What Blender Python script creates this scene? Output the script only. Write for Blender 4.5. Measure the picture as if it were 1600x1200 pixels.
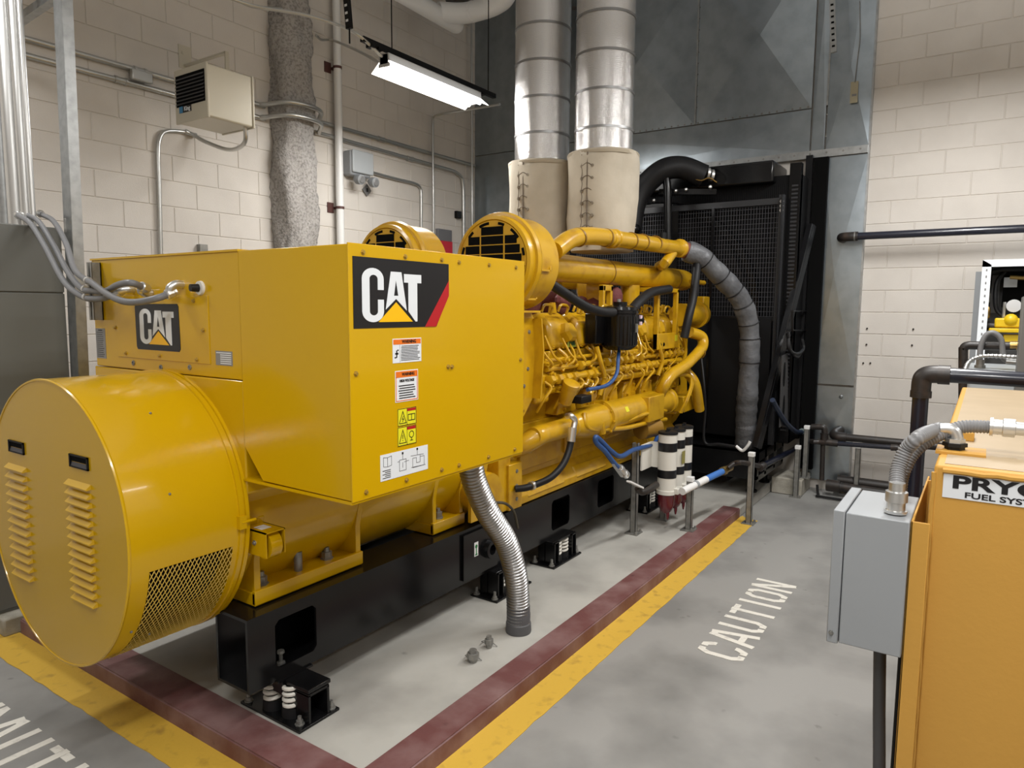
import bpy, math, random, re
from mathutils import Vector as V, Matrix
random.seed(7)
for o in list(bpy.data.objects): bpy.data.objects.remove(o)
S = bpy.context.scene
COL = S.collection
# ------------------------------------------------------------------ camera
RX = V((0.55970515, -0.82866038, 0.00721934)); RY = V((-0.08488809, -0.06599783, -0.99420234)); RZ = V((0.82433255, 0.55584734, -0.10728272))
FPX = 1097.58; CAM = V((0, 0, 1.76))
cd = bpy.data.cameras.new('camera'); cam = bpy.data.objects.new('camera', cd); COL.objects.link(cam)
cd.sensor_fit = 'HORIZONTAL'; cd.sensor_width = 36; cd.lens = FPX / 1600 * 36; cd.clip_start = .05
m = Matrix.Identity(4)
for i in range(3): m[i][0], m[i][1], m[i][2], m[i][3] = RX[i], -RY[i], -RZ[i], CAM[i]
cam.matrix_world = m; S.camera = cam
# ------------------------------------------------------------------ light, world, exposure
w = bpy.data.worlds.new('world'); S.world = w; w.use_nodes = True
w.node_tree.nodes['Background'].inputs[0].default_value = (.8, .85, .9, 1); w.node_tree.nodes['Background'].inputs[1].default_value = .05
S.view_settings.view_transform = 'Standard'; S.view_settings.look = 'None'; S.view_settings.gamma = 1
S.view_settings.use_curve_mapping = False; S.view_settings.exposure = 0.18
def area(name, loc, sx, sy, power, col=(1, .988, .965)):
    l = bpy.data.lights.new(name, 'AREA'); l.shape = 'RECTANGLE'; l.size = sx; l.size_y = sy; l.energy = power; l.color = col
    o = bpy.data.objects.new(name, l); COL.objects.link(o); o.location = loc; return o
LIGHTS = [  # strip lights hung in rows along the room: position, length, width, power down, power of added upward fill
    ((4.72, 4.02, 3.555), 1.12, .2, 50, 0), ((.7, 4.2, 3.7), 1.2, .2, 34, 9),
    ((-.7, .45, 3.75), 1.2, .2, 62, 9), ((1.0, -.1, 3.75), 1.2, .2, 50, 9), ((3.4, .55, 3.75), 1.2, .2, 46, 16), ((5.4, .2, 3.75), 1.2, .2, 66, 16),
    ((1.4, -2.6, 3.75), 1.2, .2, 30, 10), ((4.4, -2.6, 3.75), 1.2, .2, 30, 10)]
for i, (p, a, b, e, u) in enumerate(LIGHTS):
    area('strip_light_lamp', p, a, b, e)
    if u: area('added_upward_fill', (p[0], p[1], p[2] + .12), a, .05, u).rotation_euler = (math.pi, 0, 0)  # upward fill lamps added to brighten the upper walls and metal
# ------------------------------------------------------------------ pixel -> point on a real plane (1600x1200 frame)
def ray(px, py):
    x, y = (px - 800) / FPX, (py - 600) / FPX
    return RX * x + RY * y + RZ
def on(ax, v, px, py):
    d = ray(px, py); t = (v - CAM[ax]) / d[ax]; return CAM + d * t
def PX(v, *q): return on(0, v, *q)
def PY(v, *q): return on(1, v, *q)
def PZ(v, *q): return on(2, v, *q)
# ------------------------------------------------------------------ materials
MATS = {}
def mat(name, col, rough=.5, metal=0., coat=0., noise=None, bump=None, emit=None, spec=None, spots=None):
    """noise=(scale, colour2, lo, hi[, detail]) mixes a second colour; bump=(scale, strength, kind)"""
    if name in MATS: return MATS[name]
    M = bpy.data.materials.new(name); M.use_nodes = True; nt = M.node_tree; b = nt.nodes['Principled BSDF']; MATS[name] = M
    b.inputs['Base Color'].default_value = (*col, 1); b.inputs['Roughness'].default_value = rough; b.inputs['Metallic'].default_value = metal
    b.inputs['Coat Weight'].default_value = coat; b.inputs['Coat Roughness'].default_value = .08
    if spec is not None: b.inputs['Specular IOR Level'].default_value = spec
    tc = nt.nodes.new('ShaderNodeTexCoord')
    geo = nt.nodes.new('ShaderNodeNewGeometry')
    if noise:
        n = nt.nodes.new('ShaderNodeTexNoise'); n.inputs['Scale'].default_value = noise[0]; n.inputs['Detail'].default_value = noise[4] if len(noise) > 4 else 5
        r = nt.nodes.new('ShaderNodeMapRange'); r.inputs[1].default_value = noise[2]; r.inputs[2].default_value = noise[3]
        x = nt.nodes.new('ShaderNodeMix'); x.data_type = 'RGBA'
        x.inputs[6].default_value = (*col, 1); x.inputs[7].default_value = (*noise[1], 1)
        nt.links.new(geo.outputs['Position'], n.inputs['Vector']); nt.links.new(n.outputs[0], r.inputs[0]); nt.links.new(r.outputs[0], x.inputs[0]); nt.links.new(x.outputs[2], b.inputs['Base Color'])
    if bump:
        if bump[2] == 'noise':
            n = nt.nodes.new('ShaderNodeTexNoise'); n.inputs['Scale'].default_value = bump[0]; n.inputs['Detail'].default_value = 4; out = n.outputs[0]
        else:
            n = nt.nodes.new('ShaderNodeTexVoronoi'); n.inputs['Scale'].default_value = bump[0]; out = n.outputs[0]
        bn = nt.nodes.new('ShaderNodeBump'); bn.inputs['Strength'].default_value = bump[1]; bn.inputs['Distance'].default_value = .01
        nt.links.new(geo.outputs['Position'], n.inputs['Vector']); nt.links.new(out, bn.inputs['Height']); nt.links.new(bn.outputs[0], b.inputs['Normal'])
    if spots:
        v = nt.nodes.new('ShaderNodeTexVoronoi'); v.inputs['Scale'].default_value = spots[0]; n2 = nt.nodes.new('ShaderNodeTexNoise'); n2.inputs['Scale'].default_value = spots[0]*6; n2.inputs['Detail'].default_value = 4
        ad = nt.nodes.new('ShaderNodeMath'); ad.operation = 'MULTIPLY_ADD'; ad.inputs[1].default_value = .22
        r2 = nt.nodes.new('ShaderNodeMapRange'); r2.inputs[1].default_value = .20; r2.inputs[2].default_value = .13
        x2 = nt.nodes.new('ShaderNodeMix'); x2.data_type = 'RGBA'; x2.inputs[7].default_value = (*spots[1], 1)
        src = b.inputs['Base Color'].links[0].from_socket if b.inputs['Base Color'].links else None
        nt.links.new(geo.outputs['Position'], v.inputs['Vector']); nt.links.new(geo.outputs['Position'], n2.inputs['Vector']); nt.links.new(n2.outputs[0], ad.inputs[0]); nt.links.new(v.outputs['Distance'], ad.inputs[2]); nt.links.new(ad.outputs[0], r2.inputs[0])
        sc_ = nt.nodes.new('ShaderNodeMath'); sc_.operation = 'MULTIPLY'; sc_.inputs[1].default_value = .55; nt.links.new(r2.outputs[0], sc_.inputs[0]); nt.links.new(sc_.outputs[0], x2.inputs[0])
        if src: nt.links.new(src, x2.inputs[6])
        else: x2.inputs[6].default_value = (*col, 1)
        nt.links.new(x2.outputs[2], b.inputs['Base Color'])
    if emit: b.inputs['Emission Color'].default_value = (*col, 1); b.inputs['Emission Strength'].default_value = emit
    return M
yellow = mat('cat_yellow_paint', (.575, .338, .001), .22, coat=.3, spec=.4, bump=(90, .025, 'noise'))
yengine = mat('engine_yellow_paint', (.54, .305, .006), .3, coat=.2, noise=(9, (.38, .19, .006), .5, .75))
ytank = mat('tank_ochre_paint', (.56, .30, .058), .5, spec=.3, bump=(60, .06, 'noise'))
black = mat('black_paint', (.005, .005, .0055), .2, spec=.35)
blackm = mat('black_matt_paint', (.005, .005, .0055), .5, spec=.2)
rubber = mat('black_rubber', (.009, .009, .010), .5, spec=.3)
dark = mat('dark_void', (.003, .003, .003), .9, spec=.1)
block = mat('painted_block', (.66, .62, .57), .75, bump=(160, .16, 'noise'), noise=(3, (.6, .56, .513), .4, .8))
mortar = mat('painted_mortar', (.62, .58, .53), .8, bump=(200, .2, 'noise'))
concrete = mat('floor_concrete', (.30, .296, .284), .5, noise=(2.2, (.20, .198, .19), .42, .68, 9), bump=(30, .05, 'noise'), spots=(5.5, (.13, .128, .122)))
padc = mat('pad_concrete', (.43, .42, .385), .65, noise=(2.6, (.31, .30, .275), .42, .7, 9), bump=(40, .08, 'noise'), spots=(4.5, (.18, .175, .16)))
rawc = mat('raw_concrete', (.40, .375, .32), .85, noise=(9, (.26, .245, .2), .4, .7, 9), bump=(50, .3, 'noise'))
maroon = mat('maroon_floor_paint', (.14, .052, .05), .55, noise=(5, (.235, .14, .135), .40, .70, 9), bump=(60, .12, 'noise'), spots=(6, (.05, .022, .022)))
ylinem = mat('yellow_floor_paint', (.64, .40, .05), .55, noise=(14, (.40, .24, .04), .55, .78, 9), bump=(60, .15, 'noise'), spots=(9, (.26, .17, .05)))
wpaint = mat('white_floor_paint', (.72, .70, .64), .6, noise=(25, (.5, .48, .44), .55, .75, 8))
galv = mat('galvanized_sheet', (.40, .45, .49), .3, 1., noise=(6, (.32, .365, .40), .4, .7), bump=(3, .03, 'noise'))
galvs = mat('galvanized_strut', (.42, .43, .43), .38, .85, noise=(20, (.32, .33, .33), .4, .7))
strutd = mat('dull_strut_channel', (.30, .295, .275), .45, .6, noise=(20, (.2, .2, .19), .4, .7))
emt = mat('steel_conduit', (.52, .52, .50), .3, .8)
chrome = mat('bright_zinc', (.66, .66, .65), .33, .9)
alu = mat('stucco_aluminium', (.66, .65, .64), .2, .92, bump=(190, .3, 'voronoi'))
aluband = mat('dull_band', (.30, .30, .30), .4, .8)
flexm = mat('flexible_steel', (.40, .40, .40), .3, .9)
greyplast = mat('grey_liquidtight', (.17, .172, .18), .42)
greyduct = mat('grey_duct_tape', (.085, .085, .09), .55)
greypaint = mat('grey_enclosure_paint', (.29, .305, .32), .45)
greycab = mat('grey_switchgear_paint', (.145, .148, .135), .38)
cream = mat('cream_enamel', (.56, .52, .42), .35)
white = mat('white_plastic', (.78, .78, .77), .35)
whitep = mat('white_pipe_cover', (.75, .75, .74), .4, bump=(12, .15, 'noise'))
offw = mat('white_paint', (.68, .66, .60), .45)
canvas = mat('beige_canvas', (.52, .465, .375), .9, noise=(4, (.43, .38, .3), .4, .7), bump=(9, .5, 'noise'))
fire = mat('sprayed_fireproofing', (.40, .38, .36), .95, noise=(45, (.24, .225, .21), .45, .65), bump=(70, 1., 'noise'))
steelpipe = mat('black_steel_pipe', (.022, .018, .016), .42, noise=(12, (.05, .035, .028), .5, .7))
bluepipe = mat('dark_blue_pipe', (.008, .010, .022), .25, coat=.3)
bluehose = mat('blue_hose', (.02, .07, .22), .45)
redp = mat('dark_red_plastic', (.11, .006, .012), .25, coat=.4)
mred = mat('maroon_blanket', (.14, .035, .035), .8, bump=(40, .6, 'noise'))
lag = mat('silver_lagging', (.14, .145, .155), .5, .25, bump=(16, 1., 'noise'), noise=(7, (.09, .092, .10), .4, .65))
glow = mat('lit_tube', (1, .98, .93), .5, emit=14)
lens_m = mat('lit_reflector', (1, .98, .94), .5, emit=3.2)
decw = mat('decal_white', (.72, .75, .78), .35)
decb = mat('decal_black', (.006, .006, .008), .35)
decy = mat('decal_yellow', (.85, .47, .0), .35)
decyy = mat('decal_bright_yellow', (.75, .70, .02), .35)
decr = mat('decal_red', (.42, .008, .014), .35)
deco = mat('decal_orange', (.75, .16, .01), .4)
decg = mat('decal_grey', (.22, .22, .22), .4)
decgr = mat('decal_green', (.02, .2, .05), .4)
brass = mat('brass', (.45, .30, .10), .3, .9)
yvalve = mat('bright_yellow_valve', (.75, .50, .01), .4)
redsign = mat('red_sign', (.6, .02, .04), .4)
# ------------------------------------------------------------------ mesh builder
class MB:
    def __init__(s): s.v = []; s.f = []
    def add(s, vs, fs):
        n = len(s.v); s.v += [V(p) for p in vs]; s.f += [tuple(i + n for i in f) for f in fs]; return s
    def box(s, x0, x1, y0, y1, z0, z1):
        return s.add([(x0,y0,z0),(x1,y0,z0),(x1,y1,z0),(x0,y1,z0),(x0,y0,z1),(x1,y0,z1),(x1,y1,z1),(x0,y1,z1)],
                     [(0,3,2,1),(4,5,6,7),(0,1,5,4),(1,2,6,5),(2,3,7,6),(3,0,4,7)])
    def bar(s, a, b, wx, wz, up=(0,0,1)):
        a, b = V(a), V(b); d = (b - a).normalized(); u = V(up)
        if abs(d.dot(u)) > .98: u = V((1,0,0))
        r = d.cross(u).normalized(); u = r.cross(d)
        c = [(-1,-1),(1,-1),(1,1),(-1,1)]
        vs = [a + r*(wx/2*i) + u*(wz/2*j) for i, j in c] + [b + r*(wx/2*i) + u*(wz/2*j) for i, j in c]
        return s.add(vs, [(0,1,2,3),(7,6,5,4),(0,4,5,1),(1,5,6,2),(2,6,7,3),(3,7,4,0)])
    def prism(s, poly, vec):
        n = len(poly); vec = V(vec); vs = [V(p) for p in poly] + [V(p) + vec for p in poly]
        fs = [tuple(range(n))[::-1], tuple(range(n, 2*n))] + [(i, (i+1) % n, (i+1) % n + n, i + n) for i in range(n)]
        return s.add(vs, fs)
    def rings(s, R, cap=True):
        n = len(R[0]); vs = [p for r in R for p in r]; fs = []
        for k in range(len(R) - 1):
            for i in range(n):
                j = (i + 1) % n; fs.append((k*n+i, k*n+j, (k+1)*n+j, (k+1)*n+i))
        if cap: fs += [tuple(range(n))[::-1], tuple(range((len(R)-1)*n, len(R)*n))]
        return s.add(vs, fs)
    def lathe(s, p, axis, prof, n=24, cap=True):
        p = V(p); d = V(axis).normalized(); u = V((0,0,1)) if abs(d.z) < .9 else V((1,0,0))
        a = d.cross(u).normalized(); b = d.cross(a)
        return s.rings([[p + d*t + a*(r*math.cos(2*math.pi*i/n)) + b*(r*math.sin(2*math.pi*i/n)) for i in range(n)] for t, r in prof], cap)
    def cyl(s, a, b, r, r1=None, n=18):
        a, b = V(a), V(b); return s.lathe(a, b - a, [(0, r), ((b - a).length, r if r1 is None else r1)], n)
    def sphere(s, c, r, n=12, sc=(1,1,1)):
        R = []
        for k in range(1, n // 2 + 1):
            t = math.pi * (k - .5) / (n // 2)
            R.append([V(c) + V((r*math.sin(t)*math.cos(2*math.pi*i/n)*sc[0], r*math.sin(t)*math.sin(2*math.pi*i/n)*sc[1], r*math.cos(t)*sc[2])) for i in range(n)])
        return s.rings(R)
    def tube(s, pts, r, n=12, k=8, cap=True):
        P = spline(pts, k) if k else [V(p) for p in pts]
        rr = r if callable(r) else (lambda t: r)
        T = [(P[min(i+1, len(P)-1)] - P[max(i-1, 0)]).normalized() for i in range(len(P))]
        u = V((0,0,1)) if abs(T[0].z) < .9 else V((1,0,0)); a = T[0].cross(u).normalized(); R = []
        L = [0.]
        for i in range(1, len(P)): L.append(L[-1] + (P[i] - P[i-1]).length)
        for i, p in enumerate(P):
            a = (a - T[i] * a.dot(T[i])).normalized(); b = T[i].cross(a); q = rr(L[i])
            R.append([p + a*(q*math.cos(2*math.pi*j/n)) + b*(q*math.sin(2*math.pi*j/n)) for j in range(n)])
        return s.rings(R, cap)
def spline(pts, k=8):
    P = [V(p) for p in pts]
    if len(P) < 3: return P
    Q = [P[0]*2 - P[1]] + P + [P[-1]*2 - P[-2]]; out = []
    for i in range(1, len(Q) - 2):
        a, b, c, d = Q[i-1], Q[i], Q[i+1], Q[i+2]
        for j in range(k):
            t = j / k
            out.append(.5 * ((b*2) + (c - a)*t + (a*2 - b*5 + c*4 - d)*t*t + (b*3 - a - c*3 + d)*t**3))
    return out + [P[-1]]
def dense(pts, step):
    P = spline(pts, 24); out = [P[0]]; acc = 0
    for a, b in zip(P, P[1:]):
        L = (b - a).length; t = step - acc
        while t <= L: out.append(a.lerp(b, t / L)); t += step
        acc = (acc + L) % step
    return out
WL = {}
def tag(o, label=None, cat=None, group=None, kind=None):
    if label: o['label'] = label
    if cat: o['category'] = cat
    if group: o['group'] = group
    if kind: o['kind'] = kind
    return o
def thing(name, loc, label, cat, group=None, kind=None):
    o = bpy.data.objects.new(name, None); COL.objects.link(o); o.location = loc; o.empty_display_size = .1; WL[o.name] = V(loc)
    return tag(o, label, cat, group, kind)
def put(name, mesh, loc, parent=None):
    o = bpy.data.objects.new(name, mesh); COL.objects.link(o); WL[o.name] = V(loc)
    if parent: o.parent = parent; o.location = V(loc) - WL[parent.name]
    else: o.location = loc
    return o
def obj(name, b, M, parent=None, bevel=0, smooth=True, label=None, cat=None, group=None, kind=None, angle=.6):
    lo = [min(p[i] for p in b.v) for i in range(3)]; hi = [max(p[i] for p in b.v) for i in range(3)]
    c = V(((lo[0]+hi[0])/2, (lo[1]+hi[1])/2, lo[2]))
    me = bpy.data.meshes.new(name); me.from_pydata([tuple(p - c) for p in b.v], [], b.f); me.materials.append(M)
    if smooth:
        me.polygons.foreach_set('use_smooth', [True] * len(me.polygons)); me.set_sharp_from_angle(angle=angle)
    o = put(name, me, c, parent)
    if bevel:
        d = o.modifiers.new('bevel', 'BEVEL'); d.width = bevel; d.segments = 2; d.limit_method = 'ANGLE'; d.angle_limit = .6
    if kind is None and parent and re.search(r'(bolts?|screws|knockout|buttons|diagram|slots|pictogram|print|text|symbols|holes|ribs|clips|clip|wire)$', name) and name not in ('adjusting_bolt', 'hold_down_bolt'): kind = 'stuff'
    return tag(o, label, cat, group, kind)
def clone(o, off, label=None, parent=None, top=True):
    c = o.copy(); COL.objects.link(c)
    if parent: c.parent = parent; c.location = o.location
    else: c.location = o.location + V(off)
    WL[c.name] = WL[o.name] + V(off)
    if label: c['label'] = label
    for ch in list(o.children): clone(ch, off, None, c)
    return c
def text(name, s, size, o, right, up, M, parent, sx=1., bold=0., align='CENTER'):
    cu = bpy.data.curves.new(name, 'FONT'); cu.body = s; cu.size = size; cu.align_x = align; cu.align_y = 'CENTER'; cu.extrude = .0006; cu.offset = bold
    t = bpy.data.objects.new(name, cu); me = bpy.data.meshes.new_from_object(t); bpy.data.objects.remove(t)
    r, u = V(right), V(up); n = r.cross(u); o = V(o); b = MB()
    b.v = [o + r*(p.co.x*sx) + u*p.co.y + n*p.co.z for p in me.vertices]; b.f = [tuple(p.vertices) for p in me.polygons]
    bpy.data.meshes.remove(me)
    return obj(name, b, M, parent, smooth=False)
def flat(o, right, up, poly, t=.0012):
    """polygon in a local frame -> thin solid standing t off the surface"""
    r, u = V(right), V(up); n = r.cross(u); b = MB()
    b.prism([V(o) + r*x + u*y for x, y in poly], n*t); return b
def rect(o, r, u, x0, x1, y0, y1, t=.0012): return flat(o, r, u, [(x0,y0),(x1,y0),(x1,y1),(x0,y1)], t)
def bolt(b, p, n, r=.008, h=.007): b.lathe(p, n, [(0, r*1.5), (h*.25, r*1.5), (h*.26, r), (h, r*.9)], 6); return b
NX, NY, UP = V((0,-1,0)), V((1,0,0)), V((0,0,1))      # reading directions on faces turned to -X and to -Y
# ================================================================== SETTING
YW, XW = 5.554, 7.39
b = MB().box(-3, XW + .3, -3.5, YW + .3, -.1, 0)
floor = tag(obj('floor', b, concrete, smooth=False), 'grey sealed concrete floor of the plant room with stains', 'floor', kind='structure')
obj('ceiling', MB().box(-3, XW + .3, -3.5, YW + .3, 5.9, 6.0), mat('grey_deck', (.6, .61, .62), .7), smooth=False, label='pale roof deck high above the machinery', cat='ceiling', kind='structure')  # unseen deck, its grey lightened to bounce light into the room
wl = obj('wall_left', MB().box(-3, XW + .3, YW, YW + .2, 0, 5.9), mortar, smooth=False, label='cream painted block wall behind the generator', cat='wall', kind='structure')
wb = obj('wall_back', MB().box(XW, XW + .2, -3.5, YW, 0, 5.9), mortar, smooth=False, label='cream painted block wall at the far end, beside the sheet metal', cat='wall', kind='structure')
obj('wall_front', MB().box(-3.2, -3, -3.5, YW, 0, 5.9), block, smooth=False, label='painted wall behind the viewer', cat='wall', kind='structure')
obj('wall_right', MB().box(-3, XW, -3.7, -3.5, 0, 5.9), block, smooth=False, label='painted wall on the right hand side', cat='wall', kind='structure')
BL, BH, J, D = .4064, .2032, .0065, .006
def block_mesh(L, axis):
    b = MB(); l, h, c = (L - J) / 2, (BH - J) / 2, .003
    f = [(-l,-h),(l,-h),(l,h),(-l,h)]; g = [(-l+c,-h+c),(l-c,-h+c),(l-c,h-c),(-l+c,h-c)]
    if axis == 'y': vs = [(x, .001, z) for x, z in f] + [(x, -D, z) for x, z in g]; fs = [(0,1,5,4),(1,2,6,5),(2,3,7,6),(3,0,4,7),(4,5,6,7)]
    else: vs = [(.001, -x, z) for x, z in f] + [(-D, -x, z) for x, z in g]; fs = [(0,1,5,4),(1,2,6,5),(2,3,7,6),(3,0,4,7),(4,5,6,7)]
    b.add(vs, fs); me = bpy.data.meshes.new('block'); me.from_pydata([tuple(p) for p in b.v], [], b.f); me.materials.append(block); return me
def wall_blocks(wall, axis, a0, a1, phase, pos, vis):
    full = block_mesh(BL, axis); cache = {}; rest = MB(); n = 0
    for k in range(0, 29):
        z = .119 - BH/2 + BH * k
        off = phase + (.5 if k % 2 == 0 else 0); i = math.floor(a0 / BL) - 2
        while (i + off) * BL < a1:
            s, e = max((i + off) * BL, a0), min((i + 1 + off) * BL, a1); i += 1
            if e - s < .03 or z - BH/2 > 5.85: continue
            c = (s + e) / 2; L = round(e - s, 3); p = V((c, pos, z)) if axis == 'y' else V((pos, c, z))
            me = full if abs(L - BL) < .002 else cache.setdefault(L, block_mesh(L, axis))
            if vis(c, z) and n < 298:
                put('block', me, p + V((0, random.uniform(0, .0015), 0) if axis == 'y' else (random.uniform(0, .0015), 0, 0)), wall); n += 1
            else: rest.add([v.co + p for v in me.vertices], [tuple(q.vertices) for q in me.polygons])
    if rest.v: tag(obj('block_field', rest, block, wall, smooth=False), kind='stuff')
wall_blocks(wl, 'y', -3, XW, .6, YW, lambda c, z: z > 1.85 and c > 2.05 and z < 5.2 and z < 2.3 + .55 * (c + .4) + .3)
wall_blocks(wb, 'x', -3.5, 1.017, 0, XW, lambda c, z: c > -.45 and z < 4.7)
# floor paint (children of the floor)
def paint(name, poly, M, t=.0025): return obj(name, MB().prism([(x, y, .0005) for x, y in poly], (0, 0, t)), M, floor, smooth=False)
PX0, PY0 = 1.523, 1.645                                # pad corner on the floor
def ragged(x0, y0, x1, y1, n, amp):
    return [(x0 + (x1-x0)*i/n + random.uniform(-amp, amp), y0 + (y1-y0)*i/n + random.uniform(-amp, amp)) for i in range(n + 1)]
paint('yellow_line', [(PX0, PY0)] + [(5.95, PY0)] + ragged(5.98, PY0 - .02, 5.9, PY0 - .14, 5, .02) + ragged(5.85, 1.495, 1.36, 1.495, 60, .004), ylinem)
paint('yellow_line', [(PX0, PY0 - .15), (PX0, 4.24)] + ragged(1.50, 4.3, 1.34, 4.6, 4, .01) + ragged(1.345, 4.5, 1.372, 1.5, 50, .004), ylinem)
def strokes(polys, wd):
    out = []
    for P in polys:
        P = [V((x, y)) for x, y in P]; n = len(P); L = []; Rr = []
        for i in range(n):
            d0 = (P[i] - P[i-1]).normalized() if i else (P[1] - P[0]).normalized(); d1 = (P[i+1] - P[i]).normalized() if i < n-1 else d0
            t = (d0 + d1).normalized(); nn = V((-t.y, t.x)); k = wd / 2 / max(.4, nn.dot(V((-d0.y, d0.x)))); L.append(P[i] + nn*k); Rr.append(P[i] - nn*k)
        for i in range(n - 1): out.append([L[i], L[i+1], Rr[i+1], Rr[i]])
    return out
a, c = .09, .25
STEN = {'C': [[(1-a,.70),(1-a,1-c),(1-c,1-a),(.56,1-a)], [(.44,1-a),(c,1-a),(a,1-c),(a,c),(c,a),(.44,a)], [(.56,a),(1-c,a),(1-a,c),(1-a,.30)]],
        'A': [[(.04,0),(.40,1)], [(.96,0),(.60,1)], [(.26,.30),(.74,.30)], [(.40,1-a),(.60,1-a)]],
        'U': [[(a,1),(a,c),(c,a),(.44,a)], [(.56,a),(1-c,a),(1-a,c),(1-a,1)]],
        'T': [[(0,1-a),(.36,1-a)], [(.64,1-a),(1,1-a)], [(.5,0),(.5,1)]], 'I': [[(.5,0),(.5,1)]],
        'O': [[(.44,1-a),(c,1-a),(a,1-c),(a,c),(c,a),(.44,a)], [(.56,a),(1-c,a),(1-a,c),(1-a,1-c),(1-c,1-a),(.56,1-a)]],
        'N': [[(a,0),(a,1)], [(1-a,0),(1-a,1)], [(a+.02,1),(1-a-.02,0)]]}
def stencil(o, right, up, h, wd, pitch):
    r, u = V(right), V(up)
    x = 0
    for ch in 'CAUTION':
        wc = wd * (.5 if ch == 'I' else 1); b = MB()
        for i, q in enumerate(strokes([[(X*wc, Y*h) for X, Y in st] for st in STEN[ch]], .034)): b.prism([V(o) + r*(x + p.x) + u*p.y for p in (q[::-1] if right[0] else q[::-1])], (0, 0, .0018 + .0001*i))
        obj('stencil_letter', b, wpaint, floor, smooth=False); x += pitch * (.62 if ch == 'I' else 1)
stencil((3.425, .905, .0005), (1,0,0), (0,1,0), .245, .14, .187)
stencil((.94, 3.545, .0005), (0,-1,0), (1,0,0), .25, .14, .187)
# ================================================================== PAD
PH = .08
pad = thing('equipment_pad', (4.4, 2.9, 0), 'low concrete pad with maroon painted edges under the yellow generator', 'pad')
obj('slab', MB().box(PX0 + .004, 7.3, PY0 + .004, 4.2, 0, PH), padc, pad, bevel=.008)
b = MB()
def edge(b, x0, x1, y0, y1): b.box(x0, x1, y0, y1, 0.001, PH + .002)
b.box(PX0, 5.92, PY0, PY0 + .004, .001, PH - .006); b.box(PX0, 5.92, PY0 + .004, 1.785, PH, PH + .0025)
b.add([(PX0,PY0,PH-.006),(5.92,PY0,PH-.006),(5.92,PY0+.012,PH+.0025),(PX0+.012,PY0+.012,PH+.0025)], [(0,1,2,3)])
obj('painted_edge', b, maroon, pad, smooth=False, label='maroon painted long edge')
b = MB()
b.box(PX0, PX0 + .004, PY0, 4.2, .001, PH - .006); b.box(PX0 + .004, 1.685, 1.785, 4.2, PH, PH + .0025)
b.add([(PX0,PY0,PH-.006),(PX0+.012,PY0+.012,PH+.0025),(PX0+.012,4.2,PH+.0025),(PX0,4.2,PH-.006)], [(0,1,2,3)])
obj('painted_edge', b, maroon, pad, smooth=False, label='maroon painted short edge')
obj('concrete_block', MB().box(6.94, 7.33, 1.36, 1.64, 0, .16), rawc, bevel=.01, label='rough concrete footing block beside the radiator skid', cat='footing')
obj('concrete_block', MB().box(1.45, 1.98, 4.215, 5.5, 0, .10), rawc, bevel=.012, label='pale concrete base slab under the tall grey cabinet', cat='footing')
for i, (q, s) in enumerate((((739, 1034), 1.15), ((764, 1012), .85))):
    p = PZ(PH, *q); t = thing('anchor_stub', p, ['cut anchor bolt stub standing in the pad, the nearer and thicker of two', 'cut anchor bolt stub standing in the pad, the farther and slimmer of two'][i], 'bolt')
    obj('stud', MB().lathe(p, UP, [(0, .017*s), (.018, .02*s), (.02, .026*s), (.045, .026*s), (.046, .017*s), (.062, .016*s)], 8), strutd, t)
    obj('tie_wire', MB().tube([p + V((.03, -.03, .003)), p + V((.02, .0, .02)), p + V((-.02, .015, .03)), p + V((.0, .045, .02)), p + V((.05, .05, .003))], .0025, 6), strutd, t)
# ================================================================== GENERATOR SET
YC, XF, XB, ZC, RD = 2.82, 1.148, 1.59, .957, .534
gen = thing('generator_set', (3.9, YC, .245), 'yellow diesel generator set on long black skid rails', 'generator')
def G(name, b, M=yengine, p=None, bevel=0, **k): return obj(name, b, M, p or gen, bevel=bevel, **k)
# ---- skid rails
RZ0, RZ1, RT = .245, .549, .012
def rail(y0, y1, holes):
    b = MB(); x0, x1 = 1.588, 6.6
    b.box(x0, x1, y0, y1, RZ0, RZ0 + RT); b.box(x0, x1, y0, y1, RZ1 - RT, RZ1); b.box(x0, x1, y1 - RT, y1, RZ0 + RT, RZ1 - RT)
    xs = [x0]
    for h in holes: xs += [h[0], h[1]]
    xs.append(x1)
    for i in range(0, len(xs), 2): b.box(xs[i], xs[i+1], y0, y0 + RT, RZ0 + RT, RZ1 - RT)
    for h0, h1 in holes:
        b.box(h0, h1, y0, y0 + RT, RZ0 + RT, RZ0 + .05); b.box(h0, h1, y0, y0 + RT, RZ1 - .05, RZ1 - RT)
        c = .02
        for sx, X in ((1, h0), (-1, h1)):
            for sz, Z in ((1, RZ0 + .05), (-1, RZ1 - .05)): b.prism([(X, y0, Z), (X + sx*c, y0, Z), (X, y0, Z + sz*c)], (0, RT, 0))
    return b
r1 = G('skid_rail', rail(2.30, 2.507, [(1.715, 1.925), (3.89, 4.13), (4.55, 4.82)]), black)
G('skid_rail', rail(3.133, 3.34, []), black)
for x in (2.9, 5.9): G('cross_member', MB().box(x, x + .15, 2.507, 3.133, .28, .52), black)
p = V((1.80, 2.38, RZ0 + RT)); G('adjusting_bolt', MB().lathe(p, UP, [(0, .018), (.012, .018), (.013, .008), (.05, .008), (.051, .016), (.062, .015)], 8), strutd, r1)
G('splice_plate', MB().box(2.93, 3.25, 2.285, 2.30, .27, .525), black, r1)
G('lifting_eye', MB().lathe((3.16, 2.285, .39), (0,-1,0), [(0, .055), (.03, .05), (.031, .03), (.005, .028)], 20), black, r1)
q = PY(2.284, 744, 858); G('lift_label', rect(q, NY, UP, -.018, .018, -.04, .04), white, r1)
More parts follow.
